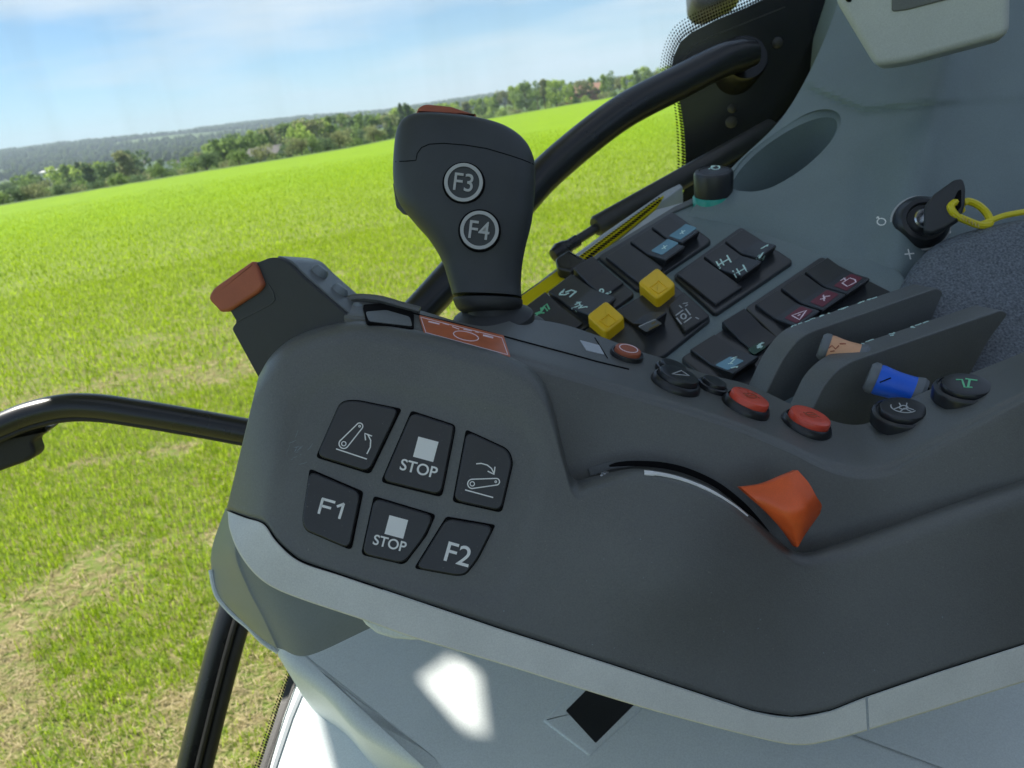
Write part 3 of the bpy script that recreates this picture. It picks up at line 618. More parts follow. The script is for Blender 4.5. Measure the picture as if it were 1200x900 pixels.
# ---- the driver's seat (out of the frame, at the rear end of the armrest)
seat = thing('driver_seat', (.42, -.25, 1.9), 'dark cloth driver seat with a tall backrest at the rear end of the armrest', 'seat')
M['cloth'] = mat('seat_cloth', (.03, .032, .036), .9, .2, .4, 600, .1, 20)
def rbox(x0, x1, y0, y1, z0, z1, r_):
    pl = Pln(600, 450, 1, Vector((0, 0, 1))); pl.o = Vector((0, 0, z0)); bm = bmesh.new(); bmesh.ops.create_cube(bm, size=1)
    for v in bm.verts: v.co = Vector((x0 + (v.co.x + .5) * (x1 - x0), y0 + (v.co.y + .5) * (y1 - y0), z0 + (v.co.z + .5) * (z1 - z0)))
    bmesh.ops.bevel(bm, geom=bm.edges[:], offset=r_, segments=4, affect='EDGES', profile=.5)
    bm.verts.index_update(); mb = MB(); mb.add([v.co.copy() for v in bm.verts], [[v.index for v in f.verts] for f in bm.faces]); bm.free(); return mb
rbox(.40, .56, -.52, .14, 2.05, 2.95, .05).build('backrest', M['cloth'], seat); rbox(-.12, .45, -.52, .06, 1.92, 2.06, .05).build('seat_cushion', M['cloth'], seat)

# ---- side window with its printed border
PG = Pln(860, 100, .90, cdir(-.12, -.39, -1))
win = thing('side_window', W(500, 500, 1.05), 'large clear side window looking out on the green field, with a black printed corner at upper right', 'window')
prism(MB(), PG, [(-500, -420), (1010, -420), (1010, 400), (700, 520), (330, 1000), (-500, 1150)], -.005, 0).build('glass_pane', M['glass'], win)
def dotstrip(name, pl, inner, outer, pitch, parent, lift=.002):
    n = 24; I = cr(np.array(inner, float), n); O = cr(np.array(outer, float), n); L = 0; vs, uv, gr_ = [], [], []
    w = np.mean(np.linalg.norm(I - O, axis=1)); rows = max(2, int(w / pitch))
    for i in range(n):
        if i: L += np.linalg.norm((I[i] + O[i] - I[i - 1] - O[i - 1]) / 2)
        for p, q in ((I[i], 0), (O[i], rows)):
            h, nn = pl.hit(*p); vs.append(h + nn * lift); uv.append((L / pitch + q * .5, q)); gr_.append((0, q / rows))
    me = bpy.data.meshes.new(name); base = Vector(BASE[parent.name]); me.from_pydata([tuple(v - base) for v in vs], [], [[2 * i, 2 * i + 1, 2 * i + 3, 2 * i + 2] for i in range(n - 1)])
    ul = me.uv_layers.new(name='UVMap')
    for l in me.loops: ul.data[l.index].uv = uv[l.vertex_index]
    u2 = me.uv_layers.new(name='grad')
    for l in me.loops: u2.data[l.index].uv = gr_[l.vertex_index]
    me.materials.append(M['dots']); o = bpy.data.objects.new(name, me); C.objects.link(o); o.parent = parent; BASE[o.name] = tuple(base); return o
mb = MB()
prism(mb, PG, [(786, 82), (789, 66), (797, 49), (810, 38), (840, 23), (874, 9), (905, -6), (930, -60), (1010, -60), (1010, 330), (760, 330), (790, 262), (803, 215), (803, 180), (801, 150), (797, 122), (789, 100)], .0005, .004)
prism(mb, PG, [(930, -60), (930, -420), (1040, -420), (1040, -60)], .0005, .004)
frit = mb.build('frit_border', M['frit'], win)
SF = Srf(frit)
dotstrip('dot_band', PG, [(905, -6), (874, 9), (840, 23), (810, 38), (797, 49), (789, 66), (786, 84)], [(896, -22), (862, -7), (828, 8), (797, 24), (783, 40), (775, 62), (772, 84)], 3.5, win)
dotstrip('dot_band', PG, [(797, 120), (801, 150), (803, 180), (803, 200)], [(788, 120), (791, 150), (792, 180), (792, 200)], 3.5, win)
mb = MB(); stroke(mb, SF, [(800, 70), (812, 54), (840, 40), (880, 24), (920, 8)], 1.2); mb.build('frit_line', M['strut'], win)
mb = MB()
for (u, v, r_) in [(911, 50, 8), (858, 127, 7), (857, 143, 9), (893, 62, 4)]:
    p, n = SF.hit(u, v); k_ = r_ * .5 * .9 / F; lathe(mb, p, n, [(k_ * 1.5, 0), (k_ * 1.5, .001), (k_, .0025), (k_ * .4, .003), (0.0001, .003)], 20)
mb.build('bolt', M['strut'], win)
mb = MB(); tube(mb, [Vector(PG.hit(*p)[0]) + PG.n * .008 for p in [(985, -40), (978, 20), (952, 100), (905, 155), (862, 200), (838, 232)]], .006, 10); mb.build('seal', M['rubber'], win)

# ---- grab bar that opens the window
hb = thing('window_grab_bar', W(640, 205, .74), 'curved black grab bar crossing the side window from the dark corner down behind the joystick', 'grab bar')
P_ = [(884, 62, .835), (864, 66, .83), (842, 73, .82), (795, 97, .80), (735, 128, .77), (684, 165, .745), (636, 207, .72), (600, 248, .70), (555, 295, .68), (513, 342, .66), (460, 400, .64), (420, 450, .64)]
tube(MB(), [W(*p) for p in P_], [.013, .0165, .0172, .0172, .0172, .0172, .0170, .0168, .0165, .016, .0155, .0152, .015, .0148, .0145, .0145, .0145], 20).build('bar', M['tube'], hb)
mb = MB(); c_ = W(876, 64, .85); lathe(mb, c_, cdir(0, 0, -1), [(.026, -.05), (.026, -.01), (.024, -.006), (0.0001, -.006)], 28); mb.build('mount', M['frit'], hb)

# ---- gas strut
gs = thing('gas_strut', W(700, 265, .74), 'black gas strut with a thin rod and ball end below the grab bar', 'gas strut')
a_, b_ = W(698, 266, .735), W(905, 150, .80)
tube(MB(), [a_, a_ + (b_ - a_) * .01, a_ + (b_ - a_) * .99, b_], [.0088, .0105, .0105, .0088], 20, smooth=False).build('cylinder', M['strut'], gs)
r0, r1 = W(658, 293, .72), W(702, 265, .737)
tube(MB(), [r0, r1], .0045, 12, smooth=False).build('rod', M['strut'], gs)
mb = MB(); lathe(mb, W(656, 295, .715), (r1 - r0).normalized(), [(.0001, -.010), (.006, -.008), (.0088, 0), (.008, .006), (.006, .012), (.006, .022), (.0001, .023)], 16); mb.build('ball_end', M['tube'], gs)

# ---- side console with the rocker switches
NC = cdir(-.164, .739, -.654); PC = Pln(760, 360, .58, NC)
con = thing('side_console', W(900, 400, .60), 'blue grey moulded side console with rows of black rocker switches and a cup recess', 'console')
panel = prism(MB(), PC, [(590, 398), (617, 374), (700, 300), (788, 246), (812, 238), (1040, 300), (1080, 345), (1040, 420), (960, 490), (800, 520), (620, 470)], -.05, 0, .003, 4).build('switch_panel', M['console'], con)
cols = [[(800, 262), (818, 237), (862, 192), (925, 126), (978, 15), (990, -70)], [(862, 274), (872, 243), (905, 198), (957, 130), (1012, 18), (1020, -70)], [(905, 292), (930, 260), (952, 207), (1002, 130), (1045, 20), (1055, -70)],
        [(960, 316), (990, 284), (1008, 217), (1045, 130), (1085, 20), (1092, -70)], [(1022, 346), (1045, 307), (1062, 226), (1090, 130), (1120, 20), (1130, -70)], [(1090, 380), (1105, 337), (1120, 240), (1140, 135), (1160, 20), (1168, -70)], [(1260, 460), (1260, 400), (1260, 262), (1260, 140), (1260, 20), (1260, -70)]]
doff = [.008, .010, .030, .055, .095, .12]; xoff = [0, 0, 0, 0, .008, .05, .12]
G = []
for c_, xo in zip(cols, xoff):
    d0 = xo + proj(PC.hit(*c_[0])[0])[2]; G.append([(u, v, d0 + o_) for (u, v), o_ in zip(c_, doff)])
G = np.array(G); G = cr(np.swapaxes(cr(G, 150), 0, 1), 150); gu, gv = G[..., 0], G[..., 1]
G[..., 2] -= .0075 * sstep((np.interp(gu, [900, 957, 1013, 1080, 1200], [80, 106, 128, 122, 116]) - gv) / 9 + .5) * np.interp(gu, [930, 960, 1040, 1140], [.5, 1, 1, .2])
G[..., 2] += .007 * np.exp(-((gu - 1028 + .15 * (gv - 250)) / 26) ** 2) * sstep((gv - 170) / 60)
G = Wn(G[..., 0], G[..., 1], G[..., 2])
mb = MB(); shell(mb, np.swapaxes(G, 0, 1), cdir(.05, -.5, .85) * .11); wall = mb.build('console_wall', M['console'], con, ang=50)
SW = Srf(wall)
def ellipsoid_cut(ob, u, v, u2, v2, ry, depth, lift=0.0):
    p, n = SW.hit(u, v); q = Tan(SW, u, v).hit(u2, v2)[0]; ax = (q - p); L = ax.length; ax.normalize(); ay = n.cross(ax)
    d = proj(p)[2]; ry = ry * d / F; bm = bmesh.new(); bmesh.ops.create_uvsphere(bm, u_segments=48, v_segments=32, radius=1)
    base = Vector(BASE[ob.name])
    for w in bm.verts: c = w.co.copy(); w.co = p + n * lift + ax * (c.x * L) + ay * (c.y * ry) + n * (c.z * depth) - base
    me = bpy.data.meshes.new('cut'); bm.to_mesh(me); bm.free(); co = bpy.data.objects.new('cut', me); C.objects.link(co); co.location = ob.matrix_world.translation if ob.parent is None else ob.parent.location
    md = ob.modifiers.new('cut', 'BOOLEAN'); md.operation = 'DIFFERENCE'; md.object = co; md.solver = 'EXACT'
    bpy.context.view_layer.update(); dg = bpy.context.evaluated_depsgraph_get(); nm = bpy.data.meshes.new_from_object(ob.evaluated_get(dg)); ob.modifiers.remove(md); ob.data = nm; bpy.data.objects.remove(co)
    nm.polygons.foreach_set('use_smooth', [True] * len(nm.polygons)); nm.set_sharp_from_angle(angle=rad(40))
ellipsoid_cut(wall, 921, 177, 978, 128, 42, .007)
ellipsoid_cut(wall, 919, 179, 973, 134, 37, .085)

# modules: black frames holding the rockers
for q in [[(612, 377), (697, 307), (744, 348), (655, 410)], [(701, 304), (788, 252), (834, 286), (748, 344)], [(684, 392), (783, 331), (833, 377), (779, 420), (735, 440)], [(789, 327), (868, 270), (929, 310), (838, 372)], [(873, 365), (962, 305), (1046, 348), (925, 415)], [(798, 424), (868, 376), (925, 422), (855, 470)]]:
    qx, qy = sum(p[0] for p in q) / len(q), sum(p[1] for p in q) / len(q); q = [(qx + (a - qx) * 1.01, qy + (b - qy) * 1.01) for a, b in q]
    prism(MB(), PC, q, -.002, .0035, .0012, 5).build('switch_frame', M['module'], con)
FR = Pln(760, 360, .58, NC); FR.o = FR.o + NC * .0035
def rocker(P0, A, m_='rocker', label=None, flip=False, ratio=1.95, tall=.0085, name='rocker_switch'):
    """a rocker: P0 its low-left corner, A the pixel step across its width; flat half first, raised half with the symbol after"""
    p = FR.hit(*P0)[0]; q = FR.hit(P0[0] + A[0], P0[1] + A[1])[0]; ax = (q - p); w = ax.length; ax.normalize()
    k_ = math.hypot(*A) / 37; flat = name == 'blank_plate'; bx = (46, 36) if flat or flip else (50, 35); by = FR.hit(P0[0] + bx[0] * k_, P0[1] + bx[1] * k_)[0] - p; L = by.length * (.97 if flat or flip else .98); by.normalize()
    prof = [(0, 0), (0, .0028), (.0008, .0034), (L * .50, .0024), (L * .56, .0027), (L * 1.06, tall), (L * 1.08, tall - .0007), (L, 0)]
    if flat: prof = [(0, 0), (0, .0024), (.0008, .003), (L * .3, .003), (L * .6, .003), (L - .0008, .003), (L, .0024), (L, 0)]
    if flip: prof = [(0, 0), (0, .0062), (.0008, .0068), (L * .46, .0032), (L * .5, .0026), (L * .98, .0022), (L, .0018), (L, 0)]
    g = w * .035; vs, fs = [], []; n = len(prof)
    ins = [(g + .0005, -.0004), (g, -.001), (g, -.001)]
    xs = [(g, .0007), (g + .0005, 0), (w - g - .0005, 0), (w - g, .0007)]
    for x, dz in xs:
        for b_, h in prof: vs.append(p + ax * x + by * b_ + NC * max(0, h - dz))
    for i in range(3):
        for j in range(n): k = (j + 1) % n; fs.append([i * n + j, i * n + k, (i + 1) * n + k, (i + 1) * n + j])
    fs.append(list(range(n))); fs.append([3 * n + j for j in range(n)][::-1])
    o = MB().add(vs, fs).build(name, M[m_], con, label=label, ang=25); return o, Srf(o)
def glyph(par, srf, m_, items, name='symbol'):
    mb = MB()
    for it in items:
        try: stroke(mb, srf, it[0], it[1], .0003, closed=len(it) > 2 and it[2])
        except ValueError: pass
    if mb.v: return mb.build(name, M[m_], par)
def patch(par, srf, m_, poly, name='lens', h=.00025):
    t_ = Tan(srf, sum(p[0] for p in poly) / len(poly), sum(p[1] for p in poly) / len(poly)); mb = MB(); prism(mb, t_, poly, -.0004, h, 0, 2); return mb.build(name, M[m_], par)
def squiggle(u, v, s, seed, ang=-28):
    r2 = random.Random(seed); it = []
    for k in range(4):
        x, y = r2.uniform(-1, .3), r2.uniform(-1, 1); it.append((rotpts([(x, y), (x + r2.uniform(.5, 1.2), y + r2.uniform(-.7, .7)), (x + r2.uniform(.3, 1.3), y + r2.uniform(-.6, .9))], u, v, ang, s, s * .6), 2.0))
    return it
# far column: three rockers with green symbols by the window, blank and two blue lensed rockers
o, s = rocker((613, 370), (28, -21), label='black rocker switch with a green symbol, partly behind the joystick foot', flip=True)
glyph(o, s, 'greenglyph', squiggle(633, 364, 10, 3))
o, s = rocker((642, 346), (29, -22), label='black rocker switch with two pale tractor symbols'); 
glyph(o, s, 'glyph', squiggle(664, 346, 10, 4) + squiggle(678, 358, 9, 5))
o, s = rocker((672, 323), (24, -16), label='black rocker switch with one pale dot and tool symbol', flip=True)
glyph(o, s, 'glyph', [(circ(705, 341, 2.2, 10), 1.8, True), ([(703, 348), (716, 342)], 2.4), ([(706, 352), (709, 346)], 2)])
rocker((709, 305), (28, -18), label='blank black rocker plate', name='blank_plate', tall=.003)
for P0, A, lp, gp, lb in [((738, 287), (24, -16), [(754, 299), (775, 284), (791, 287), (771, 300)], (772, 292), 'black rocker switch with a pale blue lens, nearer of two'), ((763, 270), (21, -14), [(780, 281), (799, 266), (816, 270), (796, 282)], (798, 273), 'black rocker switch with a pale blue lens, farther of two')]:
    o, s = rocker(P0, A, label=lb)
    p_ = proj(sum((Vector(v.co) for v in o.data.vertices), Vector()) / len(o.data.vertices) + Vector(BASE[o.name]))
    # the lens covers most of the raised half
    cu, cv = p_[0] + 9, p_[1] + 1.5
    patch(o, s, 'bluepatch', [(cu - 16, cv + 4), (cu + 4, cv - 10), (cu + 17, cv - 5), (cu - 3, cv + 9)]); glyph(o, s, 'glyph', [([(cu - 3, cv + 2), (cu + 3, cv - 2)], 1.8), ([(cu - 1, cv - 2), (cu + 1, cv + 2)], 1.2)])
# middle column: guarded yellow rockers, amber lens, power take off knob
o, s = rocker((722, 370), (22, -15), label='black rocker switch with an amber lens between the yellow guards', tall=.012)
patch(o, s, 'greyprint', [(748, 383), (768, 374), (776, 379), (757, 389)]); glyph(o, s, 'yellowprint', [([(754, 384), (768, 377)], 3), ([(760, 386), (772, 380)], 3)])
for P0, lb in [((689, 389), 'yellow guarded rocker nearer the joystick'), ((748, 350), 'yellow guarded rocker beside the square dial symbol')]:
    # a yellow wedge shaped guard cap
    pl = Pln(760, 360, .58, NC); dx, dy = P0
    sq = [(dx, dy - 10), (dx + 23, dy - 28), (dx + 45, dy - 8), (dx + 23, dy + 10)]
    o = prism(MB(), pl, [(a, b_ + 6) for a, b_ in sq], .001, .0125, .0018, 5, 4)
    sg = o.build('yellow_guard', M['yellow'], con, label=lb); mb = MB(); cu, cv = dx + 23, dy - 9; s2 = Srf(sg); stroke(mb, s2, [(cu - 9, cv - 4), (cu + 1, cv - 12), (cu + 11, cv - 4), (cu + 1, cv + 3)], 1.6, .0006, closed=True); mb.build('raised_edge', M['yellow'], sg)
pto = prism(MB(), PC, [(783, 366), (801, 349), (832, 378), (802, 397)], .003, .0065, .001, 3).build('dial_plate', M['rocker'], con, label='black square plate with a white square dial symbol')
s = Srf(pto); mb = MB()
sq = [(-7.5, -7.5), (7.5, -7.5), (7.5, 7.5), (-7.5, 7.5)]
for a, b_ in ((0, 1), (1, 2), (2, 3), (3, 0)):
    q = rotpts([(sq[a][0] * .95, sq[a][1] * .95), (sq[a][0] * .25 + sq[b_][0] * .75, sq[a][1] * .25 + sq[b_][1] * .75)], 801, 371, -35, 1, .85); stroke(mb, s, q, 1.6)
stroke(mb, s, circ(801, 371, 3.0, 14), 1.8, closed=True)
for q in ([(800, 356), (806, 355)], [(803, 359), (806, 357)], [(815, 372), (819, 374)], [(796, 358), (799, 361)]): stroke(mb, s, q, 1.3)
mb.build('symbol', M['greyprint'], pto)
rocker((792, 325), (32, -20), label='blank black rocker plate, larger', name='blank_plate', tall=.003)
o, s = rocker((824, 305), (25, -17), label='black rocker switch with two pale green axle symbols')
def axle(u, v, k, a=-30): return [(rotpts([(-6, -4), (-6, 4)], u, v, a, k, k), 1.8), (rotpts([(6, -4), (6, 4)], u, v, a, k, k), 1.8), (rotpts([(-6, 0), (6, 0)], u, v, a, k, k), 1.5), (rotpts([(-1.5, -4), (-1.5, 3)], u, v, a, k, k), 1.5)]
glyph(o, s, 'glyph', axle(848, 307, 1.2) + axle(867, 318, 1.15))
o, s = rocker((849, 287), (22, -15), label='black rocker switch with a pale green hitch symbol'); glyph(o, s, 'glyph', squiggle(891, 296, 10, 8))
# near column
o, s = rocker((808, 414), (30, -19), label='black rocker switch with a cyan lens, half behind the armrest'); patch(o, s, 'bluepatch', [(838, 428), (856, 418), (872, 423), (853, 434)]); glyph(o, s, 'glyph', squiggle(857, 426, 9, 9))
o, s = rocker((845, 386), (28, -17), label='black rocker switch with a small green symbol beside the fin', flip=True); patch(o, s, 'greenpatch', [(876, 410), (890, 401), (898, 407), (884, 416)]); glyph(o, s, 'glyph', squiggle(889, 408, 6, 10))
for P0, kind in (((884, 361), 'hazard'), ((914, 342), 'bolt'), ((942, 323), 'oil')):
    o, s = rocker(P0, (28, -18), label={'hazard': 'black rocker switch with a pink warning triangle', 'bolt': 'black rocker switch with a white lightning symbol on red', 'oil': 'black rocker switch with a pale pink can symbol'}[kind])
    cu, cv = P0[0] + 52, P0[1] + 8
    patch(o, s, 'redpatch', [(cu - 17, cv + 4), (cu + 3, cv - 10), (cu + 17, cv - 5), (cu - 2, cv + 10)])
    if kind == 'hazard': glyph(o, s, 'pink', [([(cu - 8, cv + 1), (cu + 9, cv - 5), (cu + 1, cv + 6)], 1.8, True), ([(cu - 1, cv + 1.5), (cu + 2, cv - .5)], 2)])
    elif kind == 'bolt': glyph(o, s, 'pink', [([(cu - 5, cv + 1), (cu + 1, cv + 0), (cu, cv - 2), (cu + 7, cv - 3)], 2.2), ([(cu + 0, cv + 3), (cu - 1, cv - 4)], 1.6)])
    else: glyph(o, s, 'pink', [([(cu - 7, cv + 1), (cu + 2, cv - 5), (cu + 8, cv - 3), (cu + 9, cv), (cu - 1, cv + 5)], 1.7, True), ([(cu - 9, cv - 2), (cu - 3, cv - 5)], 1.5), ([(cu - 5, cv - 5), (cu - 3, cv - 2)], 1.5)])

# rotary knob
kn = W(836, 229, .672); axk = cdir(-.12, .86, -.5)
lathe(MB(), kn, axk, [(.0178, -.02), (.0178, -.001), (.0165, .001), (.0001, .001)], 32).build('knob_ring', M['teal'], con)
ko = lathe(MB(), kn + axk * .001, axk, [(.0165, 0), (.0168, .018), (.0155, .0205), (.0125, .0212), (.0118, .0204), (.0001, .0204)], 40).build('rotary_knob', M['rocker'], con, label='black rotary knob with a teal ring at its foot')
s = Srf(ko); pk = proj(kn + axk * .0245); glyph(ko, s, 'glyph', [(circ(pk[0] + 2, pk[1], 5, 12, 2.6), 1.6, True), ([(pk[0] - 6, pk[1] + 2), (pk[0] - 1, pk[1])], 1.6)])
# pale sill seal and yellow strip outside the panel edge
PS = Pln(760, 360, .615, NC)
prism(prism(MB(), PS, [(585, 366), (655, 311), (705, 274), (795, 212), (800, 218), (772, 238), (704, 288), (660, 318), (600, 356)], -.02, 0, .002), PS, [(604, 370), (662, 328), (706, 296), (768, 245), (840, 226), (800, 262), (700, 330), (600, 400)], -.02, 0, .002).build('sill_seal', M['seal'], con)
prism(MB(), PS, [(602, 356), (657, 317), (663, 328), (608, 368)], 0, .002).build('yellow_strip', M['yellowstrip'], con)
prism(MB(), PS, [(678, 303), (765, 239), (778, 231), (769, 245), (704, 296), (688, 310)], 0, .002).build('yellow_strip', M['yellowstrip'], con)
dotstrip('dot_band', PS, [(688, 311), (704, 296), (740, 268), (776, 238)], [(678, 302), (694, 291), (730, 264), (772, 233)], 3.6, con, lift=.003)
prism(MB(), PS, [(652, 316), (668, 305), (690, 318), (672, 331), (655, 327)], 0, .012, .003, 3).build('strut_bracket', M['tube'], con)
prism(MB(), PC, [(612, 382), (617, 373), (700, 299), (790, 244), (812, 234), (814, 240), (790, 250), (701, 305), (619, 378)], -.01, .002, .001).build('edge_trim', M['fin'], con)

# ignition lock
SW = Srf(wall); kp, kn_ = SW.hit(1078, 262); kd = proj(kp)[2]; px = kd / F; kn_ = (kn_ * .6 + cdir(-.45, .1, -.9)).normalized()
lo = lathe(MB(), kp, kn_, [(33.5 * px, -.01), (33.5 * px, .0015), (32 * px, .002), (.0001, .002)], 48).build('lock_ring', M['ringgrey'], con)
lathe(MB(), kp, kn_, [(32 * px, 0), (31 * px, .005), (25 * px, .010), (20 * px, .0105), (18 * px, .008), (15 * px, .008), (.0001, .008)], 48).build('lock_bezel', M['btn'], con)
lathe(MB(), kp - kn_ * .0 + cdir(-.002, .0, 0) * .0, kn_, [(12 * px, .006), (12 * px, .0115), (10.5 * px, .0125), (.0001, .0125)], 32).build('lock_barrel', M['chrome'], con)
glyph(con, SW, 'white', [(circ(1033, 260, 5, 14, 4), 1.3, True), ([(1028, 254), (1031, 257)], 1.3), ([(1027, 256), (1030, 254)], 1.3)], 'heater_symbol')
glyph(con, SW, 'white', [([(1060, 298), (1071, 297)], 1.5), ([(1064, 292), (1067, 304)], 1.5)], 'cross_mark')
mb = MB(); text(mb, SW, 'P', 1111, 273, 9, 25); mb.build('letter', M['white'], con)
# ---- the key and its yellow tie
KP = Pln(1100, 245, kd - .028, cdir(-.45, .1, -.9))
ky = thing('ignition_key', W(1080, 262, kd - .02), 'black headed ignition key turned in its lock', 'key')
o = prism(MB(), KP, [(1082, 273), (1083, 243), (1094, 229), (1118, 212), (1128, 211), (1131, 222), (1130, 243), (1124, 258), (1108, 268), (1092, 275)], -.004, .004, .002, 4).build('key_head', M['keyhead'], ky)
prism(MB(), KP, [(1114, 243), (1122, 226), (1126, 224), (1126, 244), (1121, 250)], .002, .0043, 0, 2).build('key_hole', M['gap'], ky)
tube(MB(), [kp + kn_ * .012, kp + kn_ * .022 + cdir(.004, 0, 0) * .0], .0028, 8, smooth=False).build('key_blade', M['chrome'], ky)
td = kd - .034
ti = thing('cable_tie', W(1140, 250, td), 'yellow ribbed cable tie looped through the ignition key', 'cable tie')
tube(MB(), [W(u, v, td + o_) for u, v, o_ in [(1127, 247, .006), (1122, 237, 0), (1114, 242, -.002), (1120, 252, -.002), (1134, 259, 0), (1149, 264, .002), (1160, 262, .004), (1157, 251, .006), (1147, 241, .007), (1135, 236, .008), (1129, 238, .008)]], .0026, 8).build('loop', M['tie'], ti)
tube(MB(), [W(u, v, td + .004) for u, v in [(1147, 264), (1162, 258), (1180, 252), (1215, 246)]], .0022, 8).build('tail', M['tie'], ti)
mb = MB()
for k_ in range(9): 
    u, v = 1118 + k_ * 3.6, 251 + k_ * 1.65; tube(mb, [W(u - .9, v - 2.2, td - .0035), W(u + .3, v + 2.4, td - .0035)], .00045, 5, smooth=False)
mb.build('ribs', M['yellowprint'], ti)

# ---- pale housing at the top edge
hs = thing('display_housing', W(1080, 40, .64), 'pale grey moulded housing with a dark inset at the top edge of the photo', 'housing')
PH = Pln(1080, 30, .56, cdir(-.46, -.30, -.84))
o = prism(MB(), PH, [(972, -150), (980, 2), (1016, 62, 20), (1026, 78, 14), (1060, 74, 20), (1183, 41, 14), (1186, -150)], -.05, 0, .005, 6, 5).build('shell', M['housing'], hs)
prism(MB(), PH, [(1044, -150), (1045, 14, 4), (1062, 12, 4), (1128, -5), (1150, -150)], -.001, .0012, .0008, 3).build('inset', M['fin'], hs)
prism(MB(), PH, [(990, -30), (991, 2, 3), (998, 3, 3), (1000, -30)], -.001, .0008, .0004, 1).build('slot', M['gap'], hs)
# dotted rear glass at the right corner
rw = thing('rear_window', W(1200, 20, .95), 'dotted strip of rear glass at the top right corner', 'window')
PR = Pln(1195, 20, .95, cdir(-.3, -.3, -.95))
prism(MB(), PR, [(1150, -200), (1400, -200), (1400, 60), (1180, 60)], -.005, 0).build('glass_pane', M['glass'], rw)
dotstrip('dot_band', PR, [(1176, 44), (1200, 50), (1240, 58)], [(1176, -10), (1205, -6), (1240, 0)], 4.2, rw)

# ---- left hand rail and the post below it
hr = thing('hand_rail', W(130, 480, .62), 'black steel hand rail with a rubber lip entering from the left border', 'hand rail')
pts = [(-620, 720), (-420, 648), (-220, 576), (-90, 531), (-30, 512), (0, 500), (35, 486), (75, 477), (115, 477), (165, 484), (225, 494), (285, 505), (345, 516)]
tube(MB(), [W(u, v, .62) for u, v in pts], 15.5 * .62 / F, 18).build('rail', M['tube'], hr)
tube(MB(), [W(u + 1, v + 14.5, .617) for u, v in pts], 3.6 * .62 / F, 10).build('lip', M['rubber'], hr)
PB = Pln(20, 525, .63, cdir(.1, -.2, -1)); prism(MB(), PB, [(-40, 520), (48, 498), (62, 500), (40, 516), (45, 530, 6), (38, 538, 8), (-40, 566)], -.012, .004, .003, 4).build('bracket', M['rubber'], hr)
po = thing('window_post', W(240, 850, .72), 'black ribbed post going down to the bottom border below the armrest end', 'post')
pp = [(348, 516, .625), (330, 556, .66), (312, 600, .70), (290, 672, .72), (268, 740, .72), (248, 815, .72), (227, 900, .72), (205, 990, .72), (150, 1200, .72)]
tube(MB(), [W(u - 4, v, d) for u, v, d in pp], 16 * .72 / F, 16).build('post', M['tube'], po)
tube(MB(), [W(u + 14, v + 3, d - .005) for u, v, d in pp[2:]], 7.5 * .72 / F, 12).build('rib', M['rubber'], po)
tube(MB(), [W(u + 4, v + 1, d - .012) for u, v, d in pp[2:]], 3.5 * .72 / F, 8).build('rib', M['rubber'], po)

# ---- dark rounded housing outside at the top edge
mi = thing('mirror_arm', W(838, 0, 1.7), 'dark rounded mirror back hanging outside at the top edge above the dotted border', 'mirror')
PM = Pln(838, 0, 1.7, cdir(-.1, 0, -1)); prism(MB(), PM, [(806, -60), (809, 5, 8), (818, 15, 8), (836, 12, 14), (866, -4, 8), (900, -60)], -.06, .02, .015, 6).build('mirror_back', M['strut'], mi)

# ---- lower console below the armrest
lc = thing('lower_console', W(650, 820, .50), 'pale grey lower console under the armrest with a black square recess', 'console')
N1 = cdir(-.08, .72, -.69); P1 = Pln(600, 800, .51, N1)
lp = prism(MB(), P1, [(318, 757, 8), (345, 735, 40), (440, 640), (1300, 640), (1300, 990), (560, 990), (492, 900), (446, 874, 20), (412, 852, 30), (380, 812, 20), (335, 780, 10)], -.10, 0, .010, 8, 6).build('panel', M['pale'], lc)
bz = MB(); prism(bz, P1, [(636, 845), (704, 780, 2), (775, 812, 2), (690, 886)], -.001, .0014, .0013, 3); bz.build('recess_frame', M['pale'], lc)
prism(MB(), P1, [(663, 834), (700, 797), (757, 813), (698, 872)], .0005, .0018, .0003, 2).build('recess_pad', M['btn'], lc)
sl = thing('door_sill', W(400, 870, .55), 'pale lower sill panel in the bottom left with a white edge strip', 'sill panel')
P2 = Pln(400, 860, .565, cdir(-.25, .62, -.74))
prism(MB(), P2, [(346, 797, 5), (330, 840), (316, 890), (290, 1000), (600, 1000), (520, 880), (420, 800), (380, 770)], -.06, 0, .004, 4).build('panel', M['pale'], sl)
mb = MB(); stroke(mb, P2, [(356, 806), (341, 842), (325, 890), (300, 970)], 5, .001); mb.build('groove', M['support'], sl)
mb = MB(); stroke(mb, P2, [(346, 800), (331, 842), (315, 888), (290, 970)], 3.0, .001); mb.build('edge_line', M['rubber'], sl)
prism(MB(), P2, [(338, 782), (346, 797), (330, 840), (315, 890), (290, 970), (276, 970), (303, 890), (320, 838)], -.02, -.004, .001).build('edge_seal', M['strut'], sl)
dotstrip('dot_band', P2, [(338, 780), (319, 838), (302, 890), (275, 970)], [(333, 778), (312, 836), (294, 890), (267, 970)], 3.4, sl, lift=-.006)

